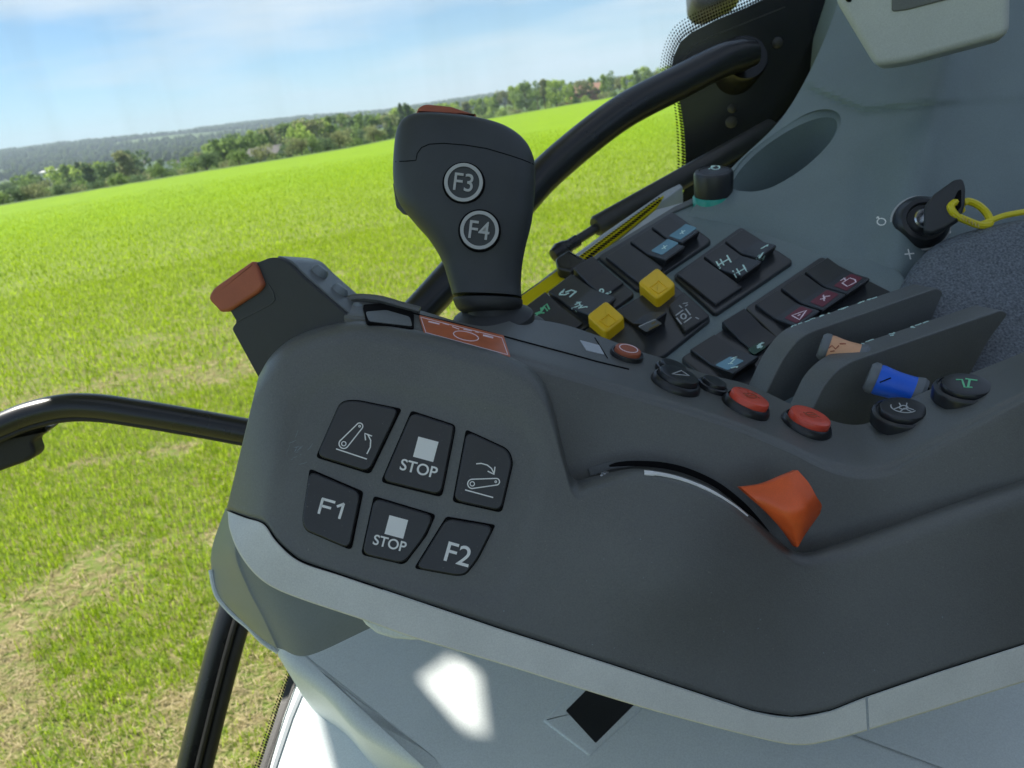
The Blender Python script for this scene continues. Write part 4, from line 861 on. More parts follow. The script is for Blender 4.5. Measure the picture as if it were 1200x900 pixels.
# ================================================================== THE ARMREST
arm = thing('armrest', W(640, 600, .40), 'dark grey driver armrest with a six key pad, round buttons and a pebbled cushion', 'armrest')
bot = np.array([(266, 598), (288, 606), (310, 614), (325, 634), (352, 657), (400, 674), (480, 701), (540, 721), (590, 738), (625, 749), (650, 757), (670, 764), (692, 771), (718, 779), (760, 793), (800, 806), (840, 819), (882, 833), (928, 840), (972, 833), (1016, 816), (1100, 787), (1200, 755), (1300, 724)], float)
top = np.array([(303, 441), (316, 419), (334, 402), (356, 390), (386, 381), (425, 375), (490, 387), (550, 403), (598, 418), (632, 440), (648, 475), (659, 520), (672, 560), (696, 558), (745, 549), (795, 557), (838, 574), (882, 606), (932, 646), (978, 638), (1028, 622), (1112, 592), (1206, 560), (1300, 530)], float)
KC = (477, 573); KA = rad(13)
def dish_sd(u, v):
    x = (u - KC[0]) * math.cos(KA) + (v - KC[1]) * math.sin(KA); y = -(u - KC[0]) * math.sin(KA) + (v - KC[1]) * math.cos(KA)
    hx, hy, r_ = 150, 112, 60; qx, qy = np.abs(x) - hx + r_, np.abs(y) - hy + r_
    return np.hypot(np.maximum(qx, 0), np.maximum(qy, 0)) + np.minimum(np.maximum(qx, qy), 0) - r_
def dface(u, v):
    d = .365 + (450 - v) * 4.3e-5
    d = d + .022 * np.clip((335 - u) / 68, 0, 1.2) ** 2
    d = d - .008 * np.exp(-(((u - 800) / 120) ** 2 + ((v - 660) / 95) ** 2))
    d = d - .010 * sstep((u - 900) / 300)
    d = d + .0013 * (1 - sstep((dish_sd(u, v) + 12) / 24))
    return d
NS, NT = 240, 70
B_, T_ = cr(bot, NS), cr(top, NS)
tt = np.concatenate([np.linspace(0, .06, 6)[:-1], np.linspace(.06, .80, NT - 26), np.linspace(.80, 1, 22)[1:]])
U = B_[:, None, 0] + (T_ - B_)[:, None, 0] * tt[None]; V_ = B_[:, None, 1] + (T_ - B_)[:, None, 1] * tt[None]
Lp = np.linalg.norm(T_ - B_, axis=1)[:, None]; e = (1 - tt[None]) * Lp
si = np.linspace(0, 23, NS)[:, None]; wr = np.interp(si, [0, 6, 8, 10, 12, 14, 17, 18, 19, 23], [34, 26, 24, 30, 26, 13, 12, 16, 30, 34]); dr = np.interp(si, [0, 8, 10, 12, 14, 17, 19, 23], [.015, .012, .015, .014, .009, .007, .012, .013])
Dp = dface(U, V_) + dr * (1 - np.sqrt(np.clip(1 - np.clip(1 - e / wr, 0, 1) ** 2, 0, 1))) + .002 * np.clip(1 - tt[None] * Lp / 5, 0, 1) ** 2
G = Wn(U, V_, Dp)
back = Wn(U[:, -1], V_[:, -1] + 4, Dp[:, -1] + .05)[:, None]; backb = Wn(U[:, 0], V_[:, 0] - 4, Dp[:, 0] + .06)[:, None]
G2 = np.concatenate([backb, G, back], 1)
mb = MB(); gridmesh(mb, G2, close_v=True, caps=True); face = mb.build('front_panel', M['dark'], arm, ang=60)
SFc = Srf(face)
# grey trim strip, in two lengths
def trim(name, tp, bt, label):
    a_, b_ = cr(np.array(tp, float), 120), cr(np.array(bt, float), 120); q = np.array([0, 0, .035, .5, .965, 1, 1]); Uq = a_[:, None, 0] + (b_ - a_)[:, None, 0] * q; Vq = a_[:, None, 1] + (b_ - a_)[:, None, 1] * q
    off = np.array([.03, -.0002, -.0008, -.0008, -.0008, -.0002, .06]); D = dface(a_[:, 0], a_[:, 1])[:, None] + off - np.clip((335 - Uq) / 68, 0, 1) * 0
    mb = MB(); gridmesh(mb, Wn(Uq, Vq, D), close_v=True, caps=True); return mb.build(name, M['grey_trim'], arm, label=label, ang=30)
trim('trim_strip', [(266, 599), (288, 607), (309, 614.5), (324, 635), (351, 658), (400, 675), (480, 702), (540, 722), (590, 739), (650, 758), (718, 780), (800, 807), (882, 834), (928, 841), (972, 834), (1014, 817.5)],
     [(267, 601), (269, 620), (279, 646), (297, 671), (319, 688), (355, 703), (424, 726), (480, 746), (537, 763), (600, 782), (667, 803), (770, 834), (885, 864), (935, 873), (972, 868), (1016, 856)], 'front length of the grey trim strip')
trim('trim_strip', [(1017, 816.5), (1100, 788), (1200, 756), (1300, 725)], [(1019, 855), (1104, 829), (1200, 799), (1300, 769)], 'rear length of the grey trim strip')
mb = MB(); stroke(mb, SFc, [(x, y - 1.5) for x, y in [(266, 599), (288, 607), (309, 614.5), (324, 635), (351, 658), (400, 675), (480, 702), (590, 739), (718, 780), (800, 807), (882, 834), (928, 841), (972, 834), (1014, 817.5), (1100, 788), (1200, 756)]], 1.4, .0002); mb.build('seam', M['gap'], arm)
prism(MB(), Pln(460, 735, .362, cdir(0, 0, -1)), [(420, 722), (428, 733), (441, 743), (460, 749), (482, 751), (503, 750), (500, 730)], -.01, 0, .002).build('trim_tab', M['pale'], arm)

# upper body: wall of the scoop and the deck with its buttons
st = [((404, 430), (404, 372), (408, 349), .376), ((440, 430), (440, 376), (445, 351), .377), ((490, 440), (490, 388), (490, 363), .378), ((560, 460), (556, 405), (562, 382), .379), ((605, 500), (608, 420), (610, 374), .381), ((645, 560), (655, 434), (655, 379), .383), ((690, 590), (705, 449), (700, 393), .385), ((742, 600), (752, 463), (748, 411), .385), ((795, 610), (800, 477), (780, 421), .384), ((850, 640), (862, 497), (826, 438), .382), ((910, 690), (922, 522), (880, 452), .379), ((965, 690), (980, 548), (955, 486), .376), ((1030, 670), (1036, 551), (1012, 497), .374), ((1095, 640), (1100, 518), (1070, 465), .370), ((1200, 600), (1200, 463), (1184, 419), .364), ((1300, 570), (1300, 414), (1292, 374), .360)]
def backd(v, vT, dT, m_=.45): return (m_ * dT - (450 - vT) / F * dT) / (m_ - (450 - v) / F)
rows = []
for wb, T0, K0, d in st:
    dk = backd(K0[1], T0[1], d); r_ = []
    r_.append((*wb, d - .002)); r_.append((wb[0] * .4 + T0[0] * .6, wb[1] * .4 + T0[1] * .6, d - .0005))
    x, y = T0; r_.append((x, y + 14, d + .0002)); r_.append((x, y + 6, d + .0012)); r_.append((x - 1, y + .5, d + .0040))
    f = .14; r_.append((x + (K0[0] - x) * f, y + (K0[1] - y) * f, d + (dk - d) * f + .001)); f = .5; r_.append((x + (K0[0] - x) * f, y + (K0[1] - y) * f, d + (dk - d) * f)); r_.append((*K0, dk))
    r_.append((K0[0], K0[1] + 5, dk + .002)); r_.append((K0[0], K0[1] + 90, dk + .004)); r_.append((wb[0], wb[1] + 30, d + .03)); rows.append(r_)
A = np.array(rows); A = cr(A, 150); fr_ = cr(np.swapaxes(A[:, :8], 0, 1), 50); A2 = np.concatenate([np.swapaxes(fr_, 0, 1), A[:, 8:]], 1)
mb = MB(); gridmesh(mb, Wn(A2[..., 0], A2[..., 1], A2[..., 2]), close_v=True, caps=True); deck = mb.build('upper_body', M['dark'], arm, ang=50)
SD = Srf(deck)
# seam across the deck
mb = MB(); stroke(mb, SD, [(470, 363), (490, 369), (540, 381), (600, 397), (660, 413), (700, 424), (737, 433)], 2.6, .0004); stroke(mb, SD, [(697, 396), (712, 420)], 1.0, .0003); mb.build('seam', M['gap'], arm)
# tray recess behind the grip and warning label
prism(MB(), Tan(SD, 455, 370), [(425, 358), (452, 356), (478, 363), (485, 368), (485, 386), (430, 379)], -.001, .0006, .0002, 3).build('tray_recess', M['gap'], arm)
prism(MB(), Tan(SD, 455, 370), [(428, 367), (452, 365), (480, 373), (483, 384), (432, 378)], -.001, .0009, .0002, 3).build('tray_floor', M['fin'], arm)
mb = MB(); tube(mb, [W(u, v, d) for u, v, d in [(404, 352, .40), (420, 349, .402), (445, 351, .402), (470, 358, .402), (492, 364, .402)]], .0022, 8); mb.build('tray_rim', M['dark'], arm)
lab = prism(MB(), Tan(SD, 545, 395), [(491, 370), (590, 394), (598, 419), (497, 391)], -.0005, .0005, .0001, 1).build('warning_label', M['label'], arm, label='orange warning label with a pale outline and small pale symbols')
SL = Srf(lab)
mb = MB()
for it in [([(493, 372), (588, 396), (595, 416), (499, 390)], .7, True), (circ(546, 394, 15, 22, 5, rot=12), 1.1, True), ([(502, 377), (515, 380)], 3.2), ([(519, 379), (526, 381)], 1.2), ([(530, 383), (538, 386)], 1.3), ([(543, 386), (553, 388)], 1.8), ([(557, 389), (561, 390)], 1.2), ([(566, 393), (578, 396)], 4.0)]:
    try: stroke(mb, SL, it[0], it[1], .0003, closed=len(it) > 2)
    except ValueError: pass
mb.build('symbol', M['pink'], lab)
# small items on the deck
prism(MB(), Tan(SD, 693, 406), [(679, 399), (702, 405), (708, 416), (687, 411)], -.0004, .0004, .0001, 1).build('deck_label', M['seal'], arm)
def rbtn(u, v, rpx, capm, label, glyphs=None, gm='greyprint', capr=.80, h=.0075, name='round_button', ax=None):
    p, n = SD.hit(u, v); n = ax or n; d = proj(p)[2]; r_ = rpx * d / F; mb = MB()
    lathe(mb, p, n, [(r_, -.004), (r_, .0012), (r_ * .97, .0024), (r_ * .90, h * .52), (r_ * .86, h * .56), (r_ * .86, h * .4), (.0001, h * .4)], 44); bz = mb.build(name, M['btn'], arm, label=label)
    c = r_ * capr; mb = MB(); lathe(mb, p + n * (h * .4), n, [(c, 0), (c, h * .42), (c * .96, h * .55), (c * .86, h * .60), (c * .5, h * .585), (.0001, h * .58)], 44); cp = mb.build('button_cap', M[capm], bz)
    s = Srf(cp)
    if glyphs:
        q = proj(p + n * h); mb = MB()
        for it in glyphs(q[0], q[1]):
            try: stroke(mb, s, it[0], it[1], .0003, closed=len(it) > 2 and it[2])
            except ValueError: pass
        if mb.v: mb.build('symbol', M[gm], bz)
    return bz
def gred(u, v): return [(rotpts([(-10, -1), (-3, 1), (4, -1), (11, 1)], u, v, 12), 1.1), (circ(u, v, 7, 16, 2.5, rot=12), .9, True)]
def gtri(u, v): return [([(u - 9, v + 1), (u + 2, v - 3), (u + 11, v + 3)], 1.2, True)]
def gfan(u, v): return [(circ(u, v, 15, 22, 6, a0=20, a1=190, rot=8), 1.2), (circ(u, v, 5, 12, 2.2), 1.2, True), ([(u - 11, v + 2), (u - 3, v - 1), (u - 5, v - 5)], 1.2), ([(u + 4, v - 5), (u + 3, v), (u + 12, v + 3)], 1.2), ([(u - 4, v + 5), (u + 1, v + 1), (u + 9, v + 5)], 1.2)]
def gten(u, v): return [([(u - 13, v - 4), (u - 6, v - 4), (u - 3, v + 5), (u + 6, v + 5)], 2.0), ([(u - 2, v - 5), (u + 12, v - 3)], 2.4), ([(u + 3, v - 4), (u + 1, v + 5)], 2.4)]
NB = cdir(-.12, .90, -.42)
rbtn(734, 417, 20, 'brick', 'flat round button with a faded red circle nearest the joystick', lambda u, v: [(circ(u, v, 11, 20, 4.2, rot=14), 1.1, True)], 'pink', .78, .0045)
rbtn(786, 436, 20, 'btn', 'small dark round button behind the larger triangle button', None, h=.005)
rbtn(791, 451, 30, 'btn', 'black round button with a pale triangle outline', gtri, h=.007)
rbtn(834, 455, 18, 'btn', 'smaller plain black round button left of the red caps', None, h=.005)
rbtn(873, 478, 29, 'redcap', 'black round button with a bright red cap, left of two', gred, 'brick', .80)
rbtn(944, 500, 30, 'redcap', 'black round button with a bright red cap, right of two', gred, 'brick', .80)
rbtn(1057, 488, 34, 'btn', 'black round button with a pale fan symbol', gfan, 'greyprint', .76, .0055, ax=cdir(-.10, .87, -.48))
rbtn(1131, 460, 35, 'btn', 'black round button with a green axle symbol', gten, 'greenglyph', .76, .0055, ax=cdir(-.10, .87, -.48))

# slot floor, fins and cushion
prism(MB(), Pln(1010, 460, .505, cdir(-.1, .8, -.6)), [(868, 475), (905, 430), (1060, 350), (1190, 340), (1210, 405), (1080, 455), (1010, 495), (930, 505)], -.03, 0, .002).build('slot_floor', M['fin'], arm)
NF = cdir(.42, -.31, -1)
PF1, PF2 = Pln(930, 440, .482, NF), Pln(970, 470, .446, NF)
fin1 = prism(MB(), PF1, [(868, 530), (897, 462), (918, 418, 16), (940, 392, 16), (1098, 337, 5), (1106, 342, 5), (1092, 375, 12), (1060, 440), (1000, 500)], -.017, 0, .0010, 10).build('divider_fin', M['fin'], arm, ang=18, label='farther dividing fin with pale marks along its top')
fin2 = prism(MB(), PF2, [(920, 550), (948, 488), (968, 446, 18), (992, 425, 18), (1174, 363, 5), (1182, 368, 5), (1158, 400, 12), (1120, 470), (1000, 540)], -.017, 0, .0010, 10).build('divider_fin', M['fin'], arm, ang=18, label='nearer dividing fin with pale marks along its top')
for fo, marks in ((fin1, [(936, 386), (950, 381), (968, 374), (990, 366), (1012, 358), (1020, 354)]), (fin2, [(994, 419), (1020, 408), (1050, 398), (1075, 388), (1082, 385)])):
    s = Srf(fo); mb = MB(); rr2 = random.Random(len(marks))
    for u, v in [(a - 4, b_ - 7) for a, b_ in marks]:
        for k_ in range(3):
            a, b_ = rr2.uniform(-7, 5), rr2.uniform(-1.5, 1.5)
            try: stroke(mb, s, rotpts([(a, b_), (a + rr2.uniform(2, 6), b_ + rr2.uniform(-2.2, 2.2))], u, v, -20), 1.3)
            except ValueError: pass
    if mb.v: mb.build('symbol', M['glyph'], fo)
PCu = Pln(1100, 340, .528, cdir(-.20, .5, -.84))
cpoly = [(1046, 356), (1056, 330), (1072, 300), (1096, 276), (1130, 262), (1200, 246), (1400, 215), (1400, 420), (1250, 450), (1120, 480), (1050, 440)]
prism(MB(), PCu, cpoly, -.05, .0, .015, 60, 8).build('cushion', M['cushion'], arm, ang=80)

# arc slider on the drum
mb = MB(); 
arc = [(690, 553), (715, 545), (745, 541), (775, 542), (805, 549), (838, 562), (866, 582), (890, 606), (912, 630), (930, 648)]
stroke(mb, SD, arc, 9, .0018, t=.004); mb.build('slider_flange', M['fin'], arm)
SDF = Srf(deck, face)
PSl = Pln(800, 560, .3695, cdir(0, .25, -1))
def smooth_px(pts, n): return [tuple(p) for p in cr(np.array(pts, float), n)]
mb = MB(); stroke(mb, PSl, smooth_px([(714, 546, 2), (725, 544, 5), (745, 543, 6), (775, 545, 7), (805, 552, 7), (838, 567, 7), (866, 588, 7), (885, 607, 6), (900, 624, 4)], 60), 9, .0004, t=.001); mb.build('slider_slot', M['gap'], arm)
mb = MB(); stroke(mb, SFc, smooth_px([(755, 554.5, 7.5), (775, 556.5, 7), (800, 562.5, 5.8), (830, 574.5, 4.2), (858, 591, 3), (876, 605, 1.5)], 40), 4, .0006); mb.build('slider_scale', M['white'], arm)
mb = MB()
for q in ([(697, 555), (705, 551), (713, 554)], [(699, 552), (709, 556)], [(702, 549), (708, 553), (705, 558)]): stroke(mb, SDF, q, 2.6, .0006)
mb.build('symbol', M['greyprint'], arm)
lv = thing('slide_lever', W(915, 595, .35), 'bright orange slide lever on the arc slot of the armrest', 'lever')
cp = np.array([[(868, 571, .360), (895, 567, .354), (918, 558, .350), (935, 551, .350)], [(882, 583, .354), (908, 583, .347), (931, 575, .343), (948, 566, .345)], [(903, 602, .350), (922, 603, .342), (943, 594, .339), (957, 582, .343)], [(921, 622, .352), (932, 622, .346), (946, 612, .344), (963, 592, .348)], [(934, 641, .356), (936, 640, .353), (944, 626, .350), (961, 602, .353)]], float)
g_ = cr(np.swapaxes(cr(cp, 28), 0, 1), 28); mb = MB(); shell(mb, Wn(g_[..., 0], g_[..., 1], g_[..., 2]), cdir(0, -.1, 1) * .006)
o = mb.build('lever_cap', M['orange'], lv, ang=75); bv = o.modifiers.new('round', 'BEVEL'); bv.width = .0012; bv.segments = 2; bv.limit_method = 'ANGLE'; bv.angle_limit = rad(50)
tube(MB(), [W(915, 596, .352), W(912, 598, .385)], .004, 10, smooth=False).build('lever_stem', M['gap'], lv)

# ---- key pad
keys = [([(399, 470, 16), (417, 468, 10), (471, 479, 4), (434, 556, 6), (370, 536, 5)], 'key with an arm raising symbol', 'up'),
        ([(482, 481, 4), (534, 498, 6), (533, 508, 2), (518, 583, 7), (446, 565, 6)], 'upper STOP key with a white square', 'stop1'),
        ([(546, 503, 4), (596, 526, 12), (602, 541, 10), (588, 601, 6), (530, 588, 5)], 'key with an arm lowering symbol', 'down'),
        ([(363, 549, 4), (426, 576, 4), (412, 645, 6), (358, 622, 12), (354, 610, 8)], 'F1 key', 'f1'),
        ([(438, 581, 4), (511, 603, 5), (500, 628, 4), (474, 662, 6), (423, 650, 6)], 'lower STOP key with a white square', 'stop2'),
        ([(523, 605, 4), (581, 615, 4), (561, 655, 8), (546, 674, 8), (534, 675, 6), (485, 666, 5)], 'F2 key', 'f2')]
Tk = Tan(SFc, KC[0], KC[1])
for pl_, lb, kind in keys:
    cx, cy = sum(p[0] for p in pl_) / len(pl_), sum(p[1] for p in pl_) / len(pl_); tk = Tan(SFc, cx, cy); tk.n = Tk.n
    prism(MB(), tk, pl_, -.003, .0004, .0001, 5, 1).build('key_gap', M['gap'], arm)
    sm = [(cx + (p[0] - cx) * .955, cy + (p[1] - cy) * .955, *(p[2:] or ())) for p in pl_]
    ko = prism(MB(), tk, [(*p[:2], max(10, p[2] + 4)) for p in sm], -.002, .0026, .0010, 9, 5).build('pad_key', M['key'], arm, label=lb, ang=16); s = Srf(ko); mb = MB(); a = 15
    if kind == 'f2': text(mb, s, 'F2', cx - 1, cy + 1, 23, 16, sx=1.05, bold=.006)
    if kind == 'f1':
        for q in ([(373.5, 602), (378.5, 584)], [(377.5, 584.4), (393, 588.8)], [(376, 592.4), (388, 595.6)], [(397.5, 608), (403, 590)], [(403.4, 590.4), (395, 593.6)]): stroke(mb, s, q, 3.0)
    if kind.startswith('stop'):
        q = (499, 526.5) if kind == 'stop1' else (464.5, 617.5); w = 12.2 if kind == 'stop1' else 11.3; pp_ = rotpts([(-w, -w), (w, -w), (w, w), (-w, w)], q[0], q[1], a)
        prism(mb, Tan(s, *q), pp_, -.0003, .0003, 0, 0); tq = (491, 549) if kind == 'stop1' else (457, 636.5); text(mb, s, 'STOP', tq[0], tq[1], 13.5 if kind == 'stop1' else 12, 14, bold=.012)
    if kind == 'up':
        for it in [(rotpts([(-3, 0)] + [], 0, 0, 0), 0)][1:]: pass
        stroke(mb, s, [(394, 526), (430, 538)], 1.4)
        P1_, P2_ = (403, 520), (421, 500); 
        body = circ(403, 520, 5.6, 14, a0=35, a1=215) + circ(421.5, 499.5, 3.8, 12, a0=215, a1=395); stroke(mb, s, body, 1.3, closed=True); stroke(mb, s, circ(403, 520, 2.6, 12), 1.1, closed=True); stroke(mb, s, circ(421.5, 499.5, 1.1, 8), 1.0, closed=True)
        stroke(mb, s, [(430, 532), (434, 524), (434.5, 516), (431, 509), (427.5, 508)], 1.4); stroke(mb, s, [(428.5, 516), (427.5, 508), (436, 511)], 1.4)
    if kind == 'down':
        stroke(mb, s, [(545, 574), (578, 583)], 1.4); body = circ(553.5, 567, 5.4, 14, a0=85, a1=265) + circ(581.5, 564.5, 3.9, 12, a0=-95, a1=85); stroke(mb, s, body, 1.3, closed=True); stroke(mb, s, circ(553.5, 567, 2.6, 12), 1.1, closed=True); stroke(mb, s, circ(581, 564.5, 1.1, 8), 1.0, closed=True)
        stroke(mb, s, [(558, 543.5), (564, 543), (571, 545), (576, 549), (579, 555)], 1.4); stroke(mb, s, [(571.5, 552), (579, 556), (580, 547)], 1.4)
    mb.build('marking', M['white'], ko)

# wear on the panel left of the key pad
mb = MB(); r3 = random.Random(5)
for k_ in range(16):
    u, v = 346 + r3.gauss(0, 7), 530 + r3.gauss(0, 9); a = r3.uniform(-1.2, -.2); l = r3.uniform(2, 11); stroke(mb, SFc, [(u, v, .3), (u + l * .5 * math.cos(a), v + l * .5 * math.sin(a) + .4, r3.uniform(.4, .9)), (u + l * math.cos(a), v + l * math.sin(a), .3)], .6, .00008, t=.0002)
for k_ in range(26):
    u, v = r3.uniform(300, 1150), r3.uniform(600, 790)
    if v > np.interp(u, bot[:, 0], bot[:, 1]) - 12 or (350 < u < 610 and v < 690) or (u > 920 and v < 660): continue
    stroke(mb, SFc, [(u, v), (u + r3.uniform(.6, 1.6), v + r3.uniform(-.8, .8))], r3.uniform(.7, 1.5), .0001, t=.0003)
props(mb.build('scuffs', M['support'], arm), kind='stuff')

# ---- arm support cover under the front end
su = thing('support_cover', W(320, 690, .42), 'grey rounded support cover under the front end of the armrest', 'support cover')
gp = np.array([[(264, 596, .47), (274, 600, .42), (284, 604, .401), (294, 607, .398), (330, 612, .394), (420, 640, .392)], [(249, 640, .47), (262, 642, .43), (273, 645, .404), (283, 648, .401), (320, 660, .396), (430, 680, .394)], [(248, 668, .47), (270, 679, .43), (287, 687, .407), (297, 690, .404), (338, 702, .398), (436, 705, .396)], [(256, 700, .47), (284, 713, .43), (304, 721, .409), (314, 724, .406), (352, 736, .400), (436, 722, .398)], [(292, 736, .47), (308, 749, .43), (322, 758, .412), (331, 761, .410), (362, 768, .404), (434, 736, .400)]], float)
g_ = cr(np.swapaxes(cr(gp, 40), 0, 1), 50); mb = MB(); shell(mb, Wn(g_[..., 0], g_[..., 1], g_[..., 2]), cdir(.15, .1, 1) * .018); mb.build('cover', M['support'], su, ang=50)
mb = MB(); tube(mb, [W(u, v, .468) for u, v in [(247, 668), (254, 697), (272, 719), (291, 735), (308, 752), (326, 764)]], .0016, 8); mb.build('cover_lip', M['pale'], su)

# ---- two spool levers between the fins
def spool(c0, c1, d0, d1, r_, m_, label):
    a_, b_ = W(*c0, d0), W(*c1, d1); L = (b_ - a_).length; ax = (b_ - a_).normalized(); t_ = thing('spool_lever', (a_ + b_) / 2, label, 'lever', 'levers between the armrest fins')
    lathe(MB(), a_, ax, [(.0001, -.0006), (r_ * .8, -.0006), (r_ * .98, .0012), (r_, .0035), (r_ * .96, .0042)], 28).build('end_ring', M['endcap'], t_)
    c = lathe(MB(), a_, ax, [(r_ * .5, .0040), (r_ * .93, .0042), (r_ * .96, .006), (r_ * .89, L * .40), (r_ * .87, L * .55), (r_ * .90, L * .78), (r_ * .92, L * .80), (r_ * .4, L * .8)], 28).build('sleeve', M[m_], t_)
    lathe(MB(), a_, ax, [(r_ * .5, L * .80), (r_ * .94, L * .80), (r_ * 1.02, L * .93), (r_ * .9, L), (.0001, L)], 28).build('end_ring', M['endcap'], t_)
    tube(MB(), [b_ - ax * .004, b_ + cdir(.35, -.75, .4) * .03], [r_ * .8, r_ * .7], 14, smooth=False).build('arm', M['gap'], t_); return t_, Srf(c)
t_, s = spool((962, 405), (1015, 421), .468, .460, .0085, 'beige', 'beige orange spool shaped lever between the two fins')
mb = MB()
for q in ([(971, 408), (975, 405), (979, 409), (983, 405)], [(984, 403), (991, 403)], [(973, 412), (978, 411)]):
    try: stroke(mb, s, q, 1.4)
    except ValueError: pass
if mb.v: mb.build('symbol', M['brick'], t_)
t_, s = spool((1018, 441), (1082, 463), .438, .428, .0092, 'blue', 'blue spool shaped lever between the nearer fin and the button rail')
mb = MB(); 
try: stroke(mb, s, [(1031, 448), (1044, 443)], 1.4)
except ValueError: pass
if mb.v: mb.build('symbol', M['gap'], t_)

# ---- front grip with the faded orange button
gr = thing('front_grip', W(340, 400, .40), 'dark front grip with a faded orange thumb button at the armrest end', 'grip')
PGr = Pln(330, 370, .392, cdir(-.30, -.12, -.95))
o = prism(MB(), PGr, [(312, 460), (271, 385), (277, 377, 3), (262, 352), (255, 345, 6), (298, 309, 4), (320, 300, 16), (338, 307, 14), (352, 322), (415, 376), (400, 440), (340, 480)], -.034, 0, .0008, 4, 5).build('grip_body', M['grip'], gr)
s = Srf(o)
prism(MB(), PGr, [(246, 350, 9), (252, 338, 6), (298, 306, 2), (303, 311, 3), (312, 334, 4), (306, 342, 4), (272, 364, 4), (261, 366, 3), (256, 360)], -.012, .0022, .0016, 2, 4).build('thumb_button', M['brick'], gr)
mb = MB(); stroke(mb, PGr, [(277, 377), (318, 356), (322, 351), (320, 342), (314, 332)], 1.2, .0003); mb.build('seam', M['strut'], gr)
mb = MB(); bk = PGr.n * -.020
for u, v in [(357, 315), (381, 338), (405, 361)]:
    p = PGr.hit(u - 5, v + 5)[0] + PGr.n * -.017 + cdir(.6, .75, 0) * .0012; lathe(mb, p, cdir(.62, .78, -.1), [(.0046, -.002), (.0044, .001), (.003, .0026), (.0001, .0031)], 18)
mb.build('side_buttons', M['support'], gr)
od = cdir(.62, .75, -.1); rows_ = []
for u, v in smooth_px([(322, 301), (337, 306.5), (352, 321), (382, 347.5), (412, 374)], 24):
    p = PGr.hit(u, v)[0] + od * .0007 - PGr.n * .0028; rows_.append([np.array(p), np.array(p - PGr.n * .029)])
mb = MB(); shell(mb, np.array(rows_), -od * .002); mb.build('side_strip', M['greyband'], gr)

# ---- joystick
js = thing('joystick', W(570, 380, .44), 'black joystick with F3 and F4 buttons and a red top button standing on the armrest', 'joystick')
rows = [((500, 138.5), (560, 143), .010, .458), ((484, 139), (578, 148), .015, .457), ((473, 144), (600, 156), .0195, .456), ((466, 156), (617, 170), .0225, .455), ((462.5, 180), (626, 190), .0245, .453), ((462, 212), (627, 215), .0250, .450), ((468, 238), (625.5, 241), .0245, .448), ((483, 258), (622.5, 263), .0235, .446), ((503, 281), (616.5, 287), .0215, .444), ((518, 306), (612, 311), .0195, .443), ((526, 330), (610.5, 335), .0188, .442), ((530.5, 346), (611.5, 349), .0188, .441)]
def head_rows(rows, n, m_=64, ex=2.7):
    q = cr(np.array([[*l, *r, t_, d] for l, r, t_, d in rows], float), n); out_ = []
    fw = np.array(cdir(0, 0, 1)); 
    for ul, vl, ur, vr, t_, d in q:
        Lw, Rw = Wn(ul, vl, d), Wn(ur, vr, d); c = (Lw + Rw) / 2; hx = (Rw - Lw) / 2; a = np.linspace(0, 2 * math.pi, m_, endpoint=False); ca, sa = np.cos(a), np.sin(a)
        x = np.sign(ca) * np.abs(ca) ** (2 / ex); y = np.sign(sa) * np.abs(sa) ** (2 / ex); out_.append(c + x[:, None] * hx + y[:, None] * fw * t_)
    return np.array(out_)
mb = MB(); gridmesh(mb, head_rows(rows, 80), close_v=True, caps=True); hd_ = mb.build('grip_head', M['soft'], js, ang=60); SH = Srf(hd_)
cl = [((532, 349.5), (611.5, 351), .0176, .441), ((531, 351), (612.5, 352.5), .0185, .441), ((533, 357), (612, 358), .0185, .441), ((537, 363), (608, 363), .0175, .441), ((545, 367), (604, 366), .015, .441)]
mb = MB(); gridmesh(mb, head_rows(cl, 24, ex=2.2), close_v=True, caps=True); mb.build('collar', M['grip'], js)
axj = cdir(-.10, .90, -.42); jb = W(578, 372, .443); k_ = .443 / F
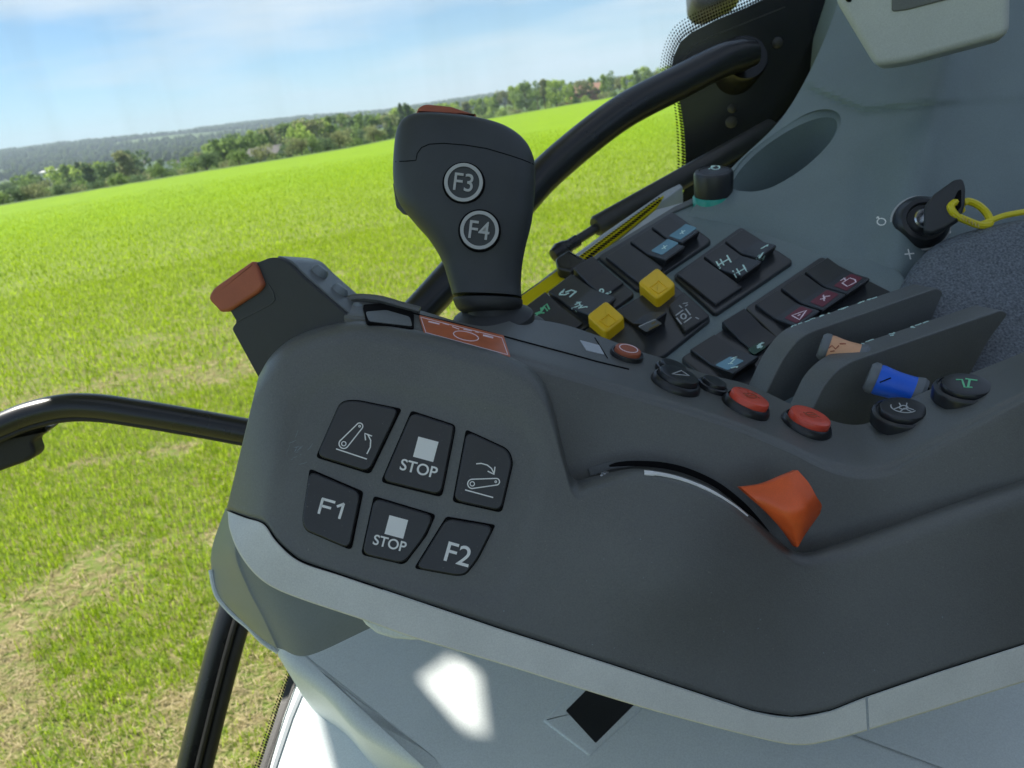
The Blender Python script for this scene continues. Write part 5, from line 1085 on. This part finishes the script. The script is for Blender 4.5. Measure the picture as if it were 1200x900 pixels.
mb = MB(); lathe(mb, jb, axj, [(26 * k_, .012), (30 * k_, .006), (47 * k_, .001), (48.5 * k_, -.001), (48 * k_, -.006), (40 * k_, -.008), (40 * k_, -.02)], 44); mb.build('boot', M['grip'], js)
mb = MB(); lathe(mb, W(602, 386, .448), axj, [(20 * k_, .006), (37 * k_, .003), (40 * k_, 0), (40 * k_, -.006), (34 * k_, -.02)], 40); mb.build('boot', M['grip'], js)
# red button on the top
PT = Pln(540, 139, .456, cdir(0, .15, -1)); 
prism(MB(), PT, [(488, 144), (491, 132, 5), (500, 128, 4), (530, 131), (557, 140, 5), (560, 148), (520, 150)], -.012, .008, .003, 1, 4).build('top_button', M['brick'], js)
mb = MB(); stroke(mb, SH, [(463.5, 189.5), (475, 189), (487.5, 188), (489, 180), (494, 173), (503, 169), (520, 168), (545, 170), (570, 174), (597, 182), (612, 187), (625, 192.5)], 1.1, .00015); mb.build('seam', M['gap'], js)
for lb, (u, v), a in (('F3', (543.5, 215), 7), ('F4', (562, 270.5), 7)):
    p, n = SH.hit(u, v); n = (n + cdir(0, 0, -1) * 2).normalized(); k2 = proj(p)[2] / F; r_ = 25 * k2
    lathe(MB(), p - n * .002, n, [(r_, 0), (r_, .0026), (r_ * .98, .0028), (.0001, .0028)], 44).build('button_well', M['gap'], js)
    b_ = lathe(MB(), p - n * .002, n, [(23 * k2, 0), (23 * k2, .0036), (22.5 * k2, .0042), (19 * k2, .0042), (18.5 * k2, .0038), (.0001, .0038)], 48).build('round_button', M['soft'], js, label='round %s button with a grey ring' % lb); s = Srf(b_)
    q = proj(p + n * .002); mb = MB(); stroke(mb, s, circ(q[0], q[1], 20.6, 44), 4.0, .0003, closed=True); mb.build('ring', M['ringgrey'], b_)
    mb = MB(); text(mb, s, lb, q[0], q[1], 21, a, bold=.004, sx=.92); mb.build('lettering', M['ringgrey'], b_)
prism(MB(), Pln(470, 235, .448, cdir(-.5, -.1, -.85)), [(461, 214, 3), (466, 216, 3), (476, 232), (480, 252, 3), (474, 252, 4), (465, 243)], -.012, .001, .0008, 2).build('side_button', M['strut'], js)
